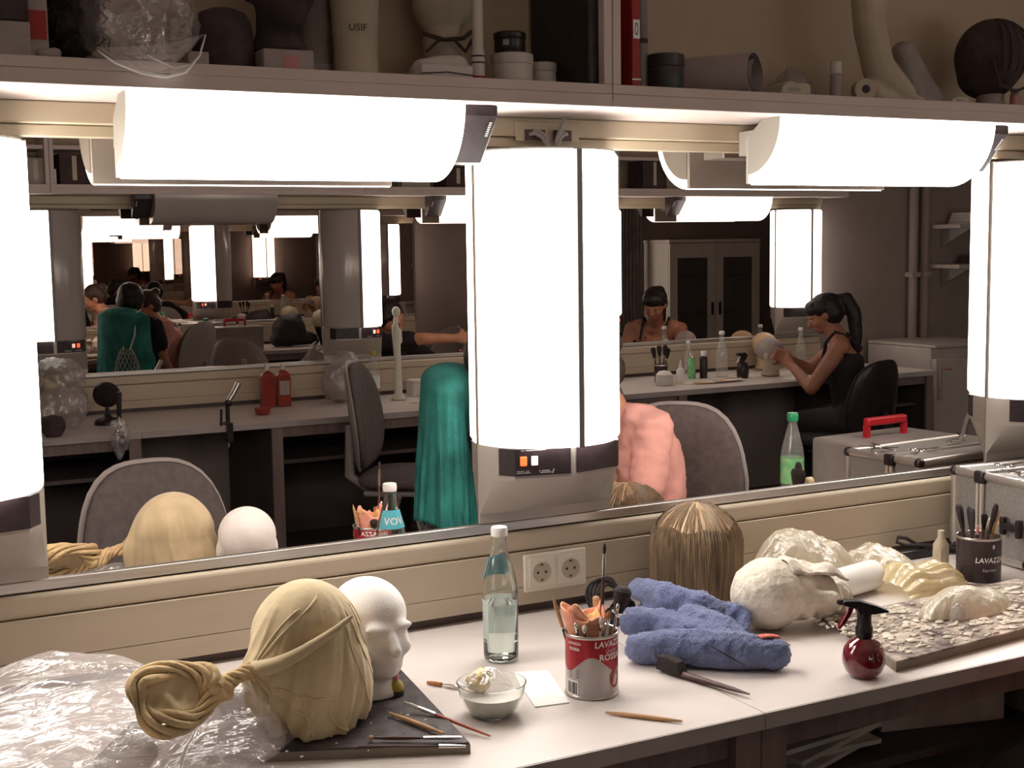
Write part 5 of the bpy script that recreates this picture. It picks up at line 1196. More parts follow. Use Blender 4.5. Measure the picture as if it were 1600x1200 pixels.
# ------------------------------------------------------------------ the far worktop
def far(u, y, x=None): return at(u, 600, y=y).x
FY = lambda d: -W+d
mat('red_syrup', (0.30, 0.030, 0.018), 0.3, var=0.1, coat=0.5)
mat('statue_white', (0.72, 0.70, 0.60), 0.5, var=0.05)
mat('card_orange', (0.62, 0.36, 0.14), 0.7, var=0.0, scale=25, col2=(0.72, 0.62, 0.45))
for lab, x, m2 in (('dark red bottle beside its paler twin on the far worktop', 1.955, None), ('red bottle with grey label on the far worktop', 2.035, 'cast_grey')):
    t = thing('syrup_bottle', lab, 'bottle', (x, FY(0.2), ZC))
    b = MB(); rr = [[(sx_*(0.034-c), sy_*(0.028-c), z) for sx_, sy_ in ((-1, -1), (1, -1), (1, 1), (-1, 1))] for c, z in ((0.003, 0), (0.0, 0.004), (0.0, 0.155), (0.006, 0.168), (0.020, 0.178), (0.021, 0.185))]
    b.rings(rr); b.build('bottle', 'red_syrup', t, smooth=0, bevel=0.006)
    MB().lathe([(0.013, 0.184), (0.0135, 0.186), (0.012, 0.212), (0.009, 0.214)], 16).build('cap', 'tin_white', t)
    if m2: MB().box(-0.025, 0.025, 0.0283, 0.029, 0.06, 0.13).build('label', m2, t)
t = thing('red_dish', 'small shallow red dish on the far worktop', 'dish', (1.845, FY(0.47), ZC)); MB().lathe([(0.028, 0), (0.034, 0.004), (0.040, 0.03), (0.038, 0.03), (0.030, 0.006)], 24).build('bowl', 'red_syrup', t, smooth=50); MB().lathe([(0.0385, 0.0302), (0.041, 0.0305), (0.0405, 0.033), (0.0385, 0.0325)], 24).build('rim', 'red_plastic', t)
# clamp with slanted steel holder on the worktop edge
def clamp(label, x, head):
    t = thing('table_clamp', label, 'clamp', (x, FY(WT_D), ZC))
    b = MB(); b.prism([(-0.05, 0.012), (0.022, 0.012), (0.022, -0.075), (-0.02, -0.075), (-0.02, -0.058), (0.006, -0.058), (0.006, 0.0005), (-0.05, 0.0005)], 'x', -0.014, 0.014); b.build('jaw', 'black_plastic', t, bevel=0.002)
    MB().tube([(0, -0.012, -0.10), (0, -0.012, -0.030)], 0.005, 8).build('screw', 'alu', t)
    MB().tube([(0, -0.012, 0.010), (0, -0.012, 0.09)], 0.010, 10).build('post', 'black_plastic', t)
    if head:
        MB().ball((0.006, -0.012, 0.10), 0.018, 14, 8).build('joint', 'black_plastic', t)
        MB().tube([(0.0, -0.012, 0.10), (0.03, -0.012, 0.14), (0.055, -0.012, 0.185)], [0.012, 0.013, 0.014], 10).build('holder', 'tin_metal', t)
        MB().tube([(-0.03, -0.005, 0.075), (-0.034, -0.005, 0.0)], 0.006, 8).build('lever', 'black_plastic', t)
    else:
        MB().tube([(0, -0.012, 0.085), (0.004, -0.012, 0.18)], 0.011, 10).build('upper_post', 'black_plastic', t)
    return t
clamp('black table clamp with slanted steel holder on the far worktop edge', 1.60, True)
clamp('upright black table clamp with a plastic glove hung on it', 1.125, False)
t = thing('plastic_glove', 'crumpled clear plastic glove hanging at the far worktop edge', 'glove', (1.12, FY(WT_D+0.037), ZC+0.045))
sculpt('film', lambda b: (b.capsule((0, 0, 0), (-0.005, 0, -0.07), 0.026, 0.040), b.capsule((-0.005, 0, -0.07), (-0.012, 0, -0.14), 0.036, 0.012), b.capsule((0.0, 0, -0.06), (0.02, 0, -0.10), 0.03, 0.01), b.capsule((-0.03, 0.0, 0.01), (-0.03, 0, -0.02), 0.012, 0.012)), 'clear_film', t, 0.006, 3,
       lambda c, n: Vector((c.x, c.y*0.55, c.z)) + n*0.012*(fold(c, 40, 2)-0.5))
b = MB(); b.tube([(0.0, -0.03, 0.03), (0.0, -0.02, 0.02), (0, 0, 0.0)], 0.002, 6); b.build('tie', 'paper_white', t)
# bag pile and round black mirror
t = thing('plastic_bag', 'big clear bag stuffed with pale cloth on the far worktop', 'bag', (0.93, FY(0.42), ZC))
sculpt('film', lambda b: (b.ball((0, 0, 0.11), (0.12, 0.14, 0.12)), b.ball((0.02, 0.0, 0.22), (0.09, 0.11, 0.09)), b.ball((-0.05, 0.02, 0.08), (0.09, 0.12, 0.08))), 'grey_film', t, 0.010, 3, lambda c, n: Vector((c.x, c.y, max(0.001, c.z + n.z*0.03*(fold(c, 16, 2)-0.5)))) + Vector((n.x, n.y, 0))*0.035*(fold(c, 16, 2)-0.5))
sculpt('pale_cloth', lambda b: (b.ball((-0.02, 0.02, 0.20), (0.07, 0.08, 0.05)), b.ball((0.03, 0.03, 0.23), (0.04, 0.06, 0.04))), 'cast_cream', t, 0.010, 3, lambda c, n: c + n*0.02*(fold(c, 30, 5)-0.5))
sculpt('striped_cloth', lambda b: (b.ball((-0.01, 0.0, 0.285), (0.07, 0.07, 0.03)),), 'label_pale', t, 0.010, 2, lambda c, n: c + n*0.02*(fold(c, 30, 7)-0.5))
t = thing('makeup_mirror', 'round black make-up mirror on a foot, far worktop', 'mirror', (1.14, FY(0.40), ZC), R(20))
MB().lathe([(0.06, 0), (0.062, 0.004), (0.055, 0.022), (0.02, 0.034), (0.012, 0.05)], 24).build('foot', 'black_plastic', t, smooth=50)
MB().tube([(0, 0, 0.04), (0, 0, 0.08)], 0.009, 8).build('stem', 'black_plastic', t)
b = MB(); b.M = Matrix.Translation((0, 0, 0.135)) @ Matrix.Rotation(R(70), 4, 'X'); b.lathe([(0.05, -0.012), (0.06, -0.008), (0.062, 0.006), (0.056, 0.010)], 28); b.build('head', 'black_plastic', t, smooth=50)
b = MB(); b.M = Matrix.Translation((0, 0, 0.135)) @ Matrix.Rotation(R(70), 4, 'X'); b.lathe([(0.054, 0.0102), (0.054, 0.0112)], 28); b.build('glass', 'chrome', t)
t = thing('wig_stand', 'dark squat wig block at the bag pile on the far worktop', 'wig block', (0.86, FY(0.68), ZC)); MB().lathe([(0.03, 0), (0.035, 0.004), (0.05, 0.03), (0.052, 0.06), (0.038, 0.085), (0.01, 0.092)], 22).build('block', 'felt_dark', t, smooth=60); MB().lathe([(0.052, 0.040), (0.054, 0.044), (0.052, 0.05)], 22, False, False).build('band', 'strap_dark', t)
# statuette, bag, box, cards
t = thing('hand_statuette', 'tall thin pale statuette of a stretched figure, far worktop', 'statuette', (2.615, FY(0.30), ZC))
sculpt('figure', lambda b: (b.lathe([(0.035, 0), (0.035, 0.01), (0.025, 0.03)], 18), b.capsule((0, 0, 0.02), (0.0, 0, 0.20), 0.022, 0.018), b.capsule((0, 0, 0.2), (-0.006, 0, 0.36), 0.018, 0.022), b.capsule((-0.006, 0, 0.38), (-0.004, 0, 0.42), 0.014, 0.012), b.ball((-0.002, 0, 0.455), (0.022, 0.022, 0.028)), b.capsule((-0.02, 0, 0.38), (-0.015, 0, 0.33), 0.010, 0.008), b.capsule((0.015, 0, 0.36), (0.022, 0, 0.30), 0.010, 0.008)), 'statue_white', t, 0.005, 5)
MB().lathe([(0.036, -0.0), (0.038, 0.0005), (0.038, 0.006), (0.036, 0.0065)], 18).build('base_ring', 'cast_cream', t)
t = thing('plastic_bag', 'pale crumpled bag on the far worktop behind the swivel chair', 'bag', (2.33, FY(0.22), ZC)); 
sculpt('film', lambda b: (b.ball((0, 0, 0.10), (0.09, 0.08, 0.10)), b.ball((0.03, 0, 0.2), (0.06, 0.06, 0.06))), 'grey_film', t, 0.009, 3, lambda c, n: Vector((c.x, c.y, max(0.001, c.z))) + n*0.03*(fold(c, 18, 4)-0.5)*(1 if c.z > 0.02 else 0)); MB().ball((0, 0, 0.05), (0.05, 0.05, 0.045)).build('pale_contents', 'cast_cream', t)
t = thing('carton', 'low white carton on the far worktop past the statuette', 'box', (2.82, FY(0.18), ZC)); MB().box(-0.09, 0.09, -0.05, 0.05, 0, 0.075).build('body', 'tin_white', t, bevel=0.003); MB().box(-0.091, 0.091, -0.051, 0.051, 0.0755, 0.088).build('lid', 'tin_white', t, bevel=0.003)
t = thing('card_stack', 'loose orange and cream cards by the white carton', 'cards', (2.72, FY(0.50), ZC))
for k in range(7):
    b = MB(); b.M = Matrix.Translation((-0.12+0.04*k, random.uniform(-0.03, 0.03), 0.0006+0.0022*k)) @ Matrix.Rotation(random.uniform(-0.6, 0.6), 4, 'Z'); b.box(-0.04, 0.04, -0.025, 0.025, 0, 0.0015); b.build('card', 'card_orange' if k % 2 else 'paper_white', t)
pet_bottle('plastic bottle with yellow-green cap by the statuette', (2.56, FY(0.10), ZC), 'yellow_rubber', 'label_pale', 0.95)
# the ponytailed woman's desk
t = thing('brush_cup', 'dark cup full of black brushes on the ponytailed woman\'s desk', 'cup', (4.20, FY(0.35), ZC)); MB().lathe([(0.034, 0), (0.036, 0.002), (0.040, 0.10), (0.037, 0.10), (0.033, 0.006)], 22).build('cup', 'panel_black', t, smooth=50); MB().lathe([(0.0402, 0.094), (0.0415, 0.096), (0.0405, 0.102)], 22, False, False).build('rim', 'tin_metal', t)
for k, (dx, dy, hh, lab) in enumerate(((-0.055, 0.0, 0.20, 'wide black brush fanned out of the dark cup'), (-0.02, 0.012, 0.21, 'upright black brush in the dark cup'), (0.03, 0.0, 0.21, 'thick black brush in the dark cup, nearest the white bottle'), (0.055, -0.008, 0.19, 'short black brush in the dark cup'))):
    brush(lab, (4.20+dx*0.3, FY(0.35)+dy*0.3, ZC+0.008), (4.20+dx, FY(0.35)+dy, ZC+hh), 'black_plastic', 'bristle_dark', 0.004, 0.014, 0.06, 0.008)
def lathe_thing(name, label, cat, loc, prof, m, capprof=None, capm=None, n=22):
    t = thing(name, label, cat, loc); MB().lathe(prof, n).build('body', m, t, smooth=60)
    if capprof: MB().lathe(capprof, n).build('cap', capm, t, smooth=60)
    return t
lathe_thing('squeeze_bottle', 'white pointed squeeze bottle beside the brush cup', 'bottle', (4.27, FY(0.44), ZC), [(0.022, 0), (0.024, 0.003), (0.024, 0.07), (0.012, 0.085)], 'cap_white', [(0.010, 0.086), (0.009, 0.1), (0.003, 0.13)], 'cap_white')
lathe_thing('cotton_jar', 'squat pale jar beside the painter in pink, far worktop', 'jar', (4.12, FY(0.50), ZC), [(0.045, 0), (0.048, 0.004), (0.048, 0.05), (0.044, 0.056)], 'tin_white', [(0.046, 0.057), (0.047, 0.06), (0.03, 0.078), (0.008, 0.082)], 'foam_white')
def glass_bottle(label, x, d, s):
    return lathe_thing('glass_bottle', label, 'bottle', (x, FY(d), ZC), [(0.03*s, 0), (0.033*s, 0.004*s), (0.033*s, 0.13*s), (0.022*s, 0.175*s), (0.0135*s, 0.2*s), (0.013*s, 0.235*s)], 'clear_pet', [(0.015*s, 0.236*s), (0.0155*s, 0.238*s), (0.0155*s, 0.252*s), (0.013*s, 0.255*s)], 'cap_white')
glass_bottle('clear bottle with white cap in the row behind the loose papers', 4.66, 0.30, 1.05)
glass_bottle('short clear bottle by the far mirror above the loose papers', 4.55, 0.12, 0.8)
glass_bottle('clear bottle standing at the ponytailed woman\'s hands', 5.33, 0.20, 1.0)
lathe_thing('aerosol_can', 'slim green and grey aerosol can behind the loose papers', 'can', (4.46, FY(0.28), ZC), [(0.022, 0), (0.023, 0.002), (0.023, 0.11), (0.018, 0.118)], 'label_green', [(0.017, 0.119), (0.017, 0.145), (0.015, 0.147)], 'tin_metal')
lathe_thing('aerosol_can', 'slim black aerosol can behind the loose papers', 'can', (4.53, FY(0.30), ZC), [(0.022, 0), (0.023, 0.002), (0.023, 0.12), (0.018, 0.128)], 'panel_black', [(0.017, 0.129), (0.017, 0.155), (0.015, 0.157)], 'cap_white')
t = thing('spray_bottle', 'black spray bottle on the ponytailed woman\'s desk', 'spray bottle', (4.72, FY(0.42), ZC))
MB().lathe([(0.03, 0), (0.034, 0.004), (0.036, 0.05), (0.028, 0.085), (0.014, 0.1)], 22).build('bottle', 'panel_black', t, smooth=60); b = MB(); b.prism([(-0.045, 0.13), (-0.04, 0.145), (0.01, 0.148), (0.03, 0.13), (0.014, 0.1), (-0.012, 0.1), (-0.016, 0.125)], 'y', -0.012, 0.012); b.build('spray_head', 'black_plastic', t, bevel=0.003); MB().tube([(-0.02, 0, 0.125), (-0.04, 0, 0.09)], 0.005, 6).build('trigger', 'cap_white', t)
t = thing('loose_papers', 'loose colour swatch papers spread on the ponytailed woman\'s desk', 'paper', (4.42, FY(0.55), ZC))
for k in range(9):
    b = MB(); b.M = Matrix.Translation((-0.16+0.04*k, random.uniform(-0.06, 0.06), 0.0006+0.0016*k)) @ Matrix.Rotation(random.uniform(-0.8, 0.8), 4, 'Z'); b.box(-0.05, 0.05, -0.03, 0.03, 0, 0.0012); b.build('paper', ('card_orange', 'paper_white', 'wood_pale')[k % 3], t)
t = thing('practice_head', 'grey bald practice head the ponytailed woman works on', 'head form', (4.92, FY(0.44), ZC+0.004), R(150)); sculpt('head', lambda b: head_solid(b, 0.92), 'cast_cream', t, 0.007, 5); sculpt('grey_cap', lambda b: (b.ball((0, 0.018, 0.150), (0.070, 0.084, 0.070)),), 'cast_grey', t, 0.008, 2)
t = thing('practice_head', 'tan bald practice head by the far mirror', 'head form', (5.12, FY(0.13), ZC+0.004), R(180)); sculpt('head', lambda b: head_solid(b, 0.98), 'scalp', t, 0.007, 5); MB().lathe([(0.064, 0.0), (0.065, 0.003), (0.062, 0.012)], 22, False, False, (0, 0.012, 0)).build('base_ring', 'cast_grey', t)
t = thing('tissue', 'white tissue crumpled at the ponytailed woman\'s elbow', 'tissue', (5.22, FY(0.5), ZC)); crumple(0, 0, 0.09, 0.06, 0.05, 3.9, 0, 20, 50, fs=20).build('sheet', 'cream_film', t, smooth=50); crumple(0.02, 0.01, 0.06, 0.045, 0.06, 1.9, 0, 16, 44, fs=24).build('upper_sheet', 'cream_film', t, smooth=50)

# ------------------------------------------------------------------ end of the room
mat('fridge_white', (0.46, 0.40, 0.37), 0.45, var=0.03)
t = thing('refrigerator', 'low white refrigerator at the end of the far worktop', 'refrigerator', (6.33, FY(0.32), 0))
MB().box(-0.30, 0.30, -0.29, 0.26, 0.03, 0.865).build('body', 'fridge_white', t, bevel=0.008)
dd = MB().box(-0.298, 0.298, 0.262, 0.30, 0.04, 0.80).build('door', 'fridge_white', t, bevel=0.008); MB().box(-0.28, -0.26, 0.301, 0.325, 0.55, 0.75).build('handle', 'cast_grey', dd, bevel=0.003); MB().box(-0.22, -0.16, 0.3005, 0.302, 0.73, 0.736).build('badge', 'binder_red', dd); MB().box(-0.22, -0.16, 0.3005, 0.302, 0.70, 0.706).build('badge', 'label_green', dd)
MB().box(-0.30, 0.30, -0.29, 0.30, 0.866, 0.885).build('worktop_lid', 'fridge_white', t, bevel=0.004)
for s in (-1, 1): MB().box(s*0.26-0.02, s*0.26+0.02, -0.2, 0.2, 0, 0.03).build('foot', 'black_plastic', t)
for x, lab in ((6.40, 'vertical grey pipe on the far wall nearest the last pillar lamp'), (6.50, 'vertical grey pipe on the far wall beside the wall boards')):
    t = thing('pipe', lab, 'pipe', (x, FY(0.045), 0.886 if x < 6.7 else 0)); MB().tube([(0, 0, 0.0), (0, 0, ZT-0.90)], 0.03, 14).build('pipe', 'wall_paint', t); 
    for z in (0.4, 1.2): MB().box(-0.036, 0.036, -0.038, 0.032, z, z+0.03).build('bracket', 'cast_grey', t)
for z, lab in ((1.34, 'lower wall board beside the pipes'), (1.60, 'upper wall board beside the pipes')):
    t = thing('wall_board', lab, 'shelf', (7.05, FY(0.15), z)); MB().box(-0.50, 0.50, -0.143, 0.15, 0, 0.025).build('board', 'fridge_white', t)
    for s in (-1, 1): MB().prism([(-0.143, -0.001), (0.1, -0.001), (-0.143, -0.12)], 'x', s*0.35-0.006, s*0.35+0.006).build('bracket', 'cast_grey', t)
t = thing('paper_bundle', 'pale paper bundle on the upper wall board', 'paper', (6.85, FY(0.15), 1.6255)); 
for k in range(4): MB().box(-0.15+0.01*k, 0.14-0.01*k, -0.1, 0.1, 0.02*k, 0.02*k+0.018).build('sheaf', 'paper_grey', t)
t = thing('paper_bundle', 'dark folder bundle on the lower wall board', 'paper', (6.95, FY(0.15), 1.3655)); 
for k in range(3): MB().box(-0.16+0.012*k, 0.12, -0.1, 0.1, 0.02*k, 0.02*k+0.018).build('sheaf', 'felt_dark', t)
mat('cabinet_white', (0.88, 0.83, 0.76), 0.5, var=0.03)
t = thing('display_cabinet', 'white two-door display cabinet with glass panes', 'cabinet', (7.53, -0.23, 0))
MB().box(-0.52, 0.52, 0.18, 0.22, 0.05, 1.53).build('back_panel', 'cabinet_white', t); MB().box(-0.52, 0.52, -0.20, 0.22, 0.0, 0.05).build('plinth', 'cabinet_white', t); MB().box(-0.53, 0.53, -0.215, 0.22, 1.531, 1.56).build('top_board', 'cabinet_white', t, bevel=0.003)
for s in (-1, 1): MB().box(s*0.51-0.012, s*0.51+0.012, -0.19, 0.18, 0.051, 1.53).build('side_panel', 'cabinet_white', t)
for z in (0.5, 0.85, 1.2): MB().box(-0.495, 0.495, -0.15, 0.178, z, z+0.015).build('middle_board', 'cast_grey', t)
film('dark_glass', (0.05, 0.04, 0.04), 0.5, 0.02, 0.0, 5, (1, 1, 1), 0.3)
for s in (-1, 1):
    d = thing('door', None, None, (0, 0, 0)); d.parent = t; x0, x1 = (0.004, 0.52) if s > 0 else (-0.52, -0.004)
    b = MB(); b.box(x0, x0+0.085, -0.215, -0.192, 0.055, 1.525); b.box(x1-0.085, x1, -0.215, -0.192, 0.055, 1.525); b.box(x0+0.085, x1-0.085, -0.215, -0.192, 1.39, 1.525); b.box(x0+0.085, x1-0.085, -0.215, -0.192, 0.055, 0.55); b.build('door_frame', 'cabinet_white', d)
    MB().box(x0+0.086, x1-0.086, -0.206, -0.202, 0.551, 1.389).build('pane', 'dark_glass', d); MB().box(x0+0.03 if s > 0 else x1-0.05, x0+0.05 if s > 0 else x1-0.03, -0.235, -0.2155, 0.85, 0.97).build('handle', 'panel_black', d, bevel=0.003)
t = thing('curtain', 'grey pleated curtain hanging beside the display cabinet', 'curtain', (6.74, -0.10, 0.02))
b = MB(); b.surf(lambda u, v: (-0.18+0.36*u, 0.028*math.sin(u*2*PI*9), 2.2*v), 108, 4); b.build('pleats', 'cast_grey', t, smooth=80, solid=0.003); MB().tube([(-0.23, 0, 2.215), (0.23, 0, 2.215)], 0.012, 10).build('rod', 'alu', t)
MB().box(-0.235, -0.215, 0.0, 0.105, 2.205, 2.225).build('rod_bracket', 'alu', t); MB().box(0.215, 0.235, 0.0, 0.105, 2.205, 2.225).build('rod_bracket', 'alu', t)
# ------------------------------------------------------------------ swivel chairs
mat('chair_grey', (0.16, 0.128, 0.124), 0.9, var=0.1, scale=40, bump=0.4, bscale=400)
mat('chair_shell', (0.40, 0.35, 0.34), 0.5, var=0.04)
mat('chair_black', (0.022, 0.016, 0.017), 0.85, var=0.15, scale=40, bump=0.3, bscale=400)
mat('teal_cloth', (0.05, 0.33, 0.30), 0.85, var=0.18, scale=9, bump=0.35, bscale=150)
mat('net_grey', (0.55, 0.52, 0.50), 0.6)
def pad(b, w, h, th, n=3.2, top=1.0, dish=0.03, nth=40):
    """upholstered pad in the local y-z plane (normal +x), dished"""
    ol = []
    for i in range(nth):
        a = 2*PI*i/nth; c, s = math.cos(a), math.sin(a); k = (abs(c)**n+abs(s)**n)**(-1/n)
        wy = w/2*(1 - 0.16*max(0, s*k)*top)
        ol.append((wy*c*k, h/2*s*k))
    rings = []
    for f, q in ((0.02, 0.5), (0.5, 0.5), (0.85, 0.42), (0.97, 0.22), (1.0, 0.0), (0.97, -0.22), (0.85, -0.42), (0.5, -0.5), (0.02, -0.5)):
        rings.append([(th*q + dish*((y*f)/(w/2))**2 , y*f, z*f) for y, z in ol])
    b.rings(rings)
def chair(label, x, y, face, fabric='chair_grey', shell='chair_shell', zs=0.46, zb=0.78, bh=0.46, bw=0.44, tilt=6):
    t = thing('swivel_chair', label, 'chair', (x, y, 0), face)
    b = MB(); b.M = Matrix.Translation((0.0, 0, zs)) @ Matrix.Rotation(R(-90), 4, 'Y') @ Matrix.Diagonal((1, 1, 1, 1)); pad(b, 0.47, 0.46, 0.07, 3.6, 0.0, 0.0); b.build('seat', fabric, t, smooth=70)
    MB().box(-0.19, 0.19, -0.19, 0.19, zs-0.062, zs-0.036).build('seat_pan', shell, t, bevel=0.012)
    Mb = Matrix.Translation((-0.235, 0, zb)) @ Matrix.Rotation(R(-tilt), 4, 'Y')
    b = MB(); b.M = Mb; pad(b, bw, bh, 0.055, 3.0, 1.0, 0.05); b.build('backrest', fabric, t, smooth=70)
    b = MB(); b.M = Mb @ Matrix.Translation((-0.022, 0, 0)); pad(b, bw+0.022, bh+0.022, 0.03, 3.0, 1.0, 0.05); b.build('back_shell', shell, t, smooth=70)
    MB().tube([(-0.05, 0, zs-0.05), (-0.22, 0, zs-0.05), (-0.29, 0, zs+0.0), (-0.285, 0, zb-0.05)], [0.02, 0.022, 0.024, 0.02], 10).build('back_bar', shell, t)
    MB().lathe([(0.032, 0.10), (0.032, 0.26), (0.02, 0.262), (0.02, zs-0.06)], 16).build('column', 'black_plastic', t)
    MB().lathe([(0.05, 0.065), (0.05, 0.10), (0.035, 0.115)], 16).build('hub', 'black_plastic', t)
    for k in range(5):
        a = 2*PI*k/5+0.3; d = Vector((math.cos(a), math.sin(a), 0))
        lg = MB().tube([d*0.03+Vector((0, 0, 0.088)), d*0.16+Vector((0, 0, 0.082)), d*0.245+Vector((0, 0, 0.066))], [0.024, 0.02, 0.014], 8).build('leg', 'black_plastic', t)
        b = MB(); b.M = Matrix.Translation(d*0.245+Vector((0, 0, 0.026))) @ Matrix.Rotation(a, 4, 'Z') @ Matrix.Rotation(R(90), 4, 'Y'); b.lathe([(0.02, -0.02), (0.026, -0.016), (0.026, 0.016), (0.02, 0.02)], 14); b.build('caster', 'black_rubber', lg)
    return t
chair('grey swivel chair pulled up to the draped head', 0.86, -1.24, R(86), zb=0.68)
chair('grey swivel chair turned sideways at the far worktop', 2.34, -3.00, R(34), zs=0.50, zb=0.78, bh=0.48)
chair('grey swivel chair the person in pink sits on', 2.30, -0.90, R(131), zs=0.46, zb=0.77, bh=0.48)
chair('black swivel chair the ponytailed woman sits on', 4.86, -3.02, R(255), 'chair_black', 'black_plastic', 0.46, 0.68, 0.44)
chair('grey swivel chair with backrest past the aluminium case', 4.20, -1.15, R(120), zs=0.46, zb=0.68)
TCX, TCY, TCA = 2.02, -1.31, R(35)
chair('swivel chair with a teal cloth thrown over its backrest', TCX, TCY, TCA, zs=0.46, zb=0.88, bh=0.48, bw=0.40)
t = thing('teal_cloth', 'teal cloth hanging over the backrest of a swivel chair', 'cloth', (TCX-0.27*math.cos(TCA), TCY-0.27*math.sin(TCA), 0.0), TCA-PI/2)
def tealf(u, v):
    th = 2*PI*v; cx_ = math.cos(th); sy_ = math.sin(th)                  # local x along the backrest, y towards the seat
    hem = 0.66 + 0.05*math.sin(th*2+0.5) - 0.06*max(0, -cx_) + 0.05*max(0, sy_)
    if u < 0.25: a = u/0.25*PI/2; f = math.sin(a); z = 1.155-0.05*(1-math.cos(a)) - 0.03*(cx_*f)**2; k = 0.0
    else: k = (u-0.25)/0.75; f = 1.0; z = 1.105-0.03*cx_*cx_ + (hem-1.105+0.03*cx_*cx_)*k
    w_ = 1 + (0.05+0.13*k)*(fold((cx_*1.7, sy_*1.7, 0.35*k), 1.6, 2.3)*1.6-0.9)*(0.25+k)
    x = 0.222*f*cx_*w_; y = 0.012 + (0.082 + 0.03*k)*f*sy_*w_ + 0.045*(x/0.22)**2
    return (x, y, z)
b = MB(); b.surf(tealf, 50, 130, cv=True); b.build('cloth', 'teal_cloth', t, smooth=80, solid=0.002)
# net bag hung on the back of that chair
t = thing('net_bag', 'grey net bag hung on the back of the teal-draped chair', 'bag', (TCX-0.27*math.cos(TCA)+0.035, TCY-0.27*math.sin(TCA)-0.135, 0.52), TCA-PI/2)
b = MB()
for i in range(15):
    for s in (-1, 1):
        pts = []
        for k in range(13):
            f = k/12; a = s*f*2.4 + i*2*PI*1/15
            r = (0.10*math.sin(PI*(0.12+0.8*f))**0.6); pts.append((r*math.cos(a), 0.6*r*math.sin(a)-0.02, 0.36*f))
        b.tube(pts, 0.0028, 4, False)
b.build('net', 'net_grey', t, smooth=60)
for s in (-1, 1): MB().tube([(s*0.03, -0.02, 0.355), (s*0.04, 0.02, 0.45), (s*0.03, 0.055, 0.60), (s*0.02, 0.11, 0.616)], 0.006, 6).build('handle', 'print_white', t)

# ------------------------------------------------------------------ people
mat('skin', (0.55, 0.27, 0.165), 0.5, var=0.06, scale=20, sss=0.05)
mat('skin_tan', (0.36, 0.155, 0.095), 0.5, var=0.06, scale=20, sss=0.05)
mat('shirt_pink', (0.84, 0.42, 0.37), 0.85, var=0.05, scale=12, bump=0.25, bscale=30)
mat('shirt_black', (0.020, 0.015, 0.017), 0.85, var=0.1)
mat('jeans', (0.06, 0.062, 0.085), 0.85, var=0.15, scale=60)
mat('trousers_dark', (0.035, 0.027, 0.028), 0.85, var=0.1)
mat('hair_black', (0.013, 0.008, 0.008), 0.45, var=0.2, scale=80, bump=0.5, bscale=120, stretch=(1, 1, 0.2))
mat('hair_brown', (0.055, 0.035, 0.027), 0.5, var=0.2, scale=80, bump=0.5, bscale=120, stretch=(1, 1, 0.2))
mat('eye_white', (0.75, 0.72, 0.70), 0.2); mat('iris', (0.03, 0.02, 0.015), 0.2); mat('lips', (0.42, 0.13, 0.11), 0.4)
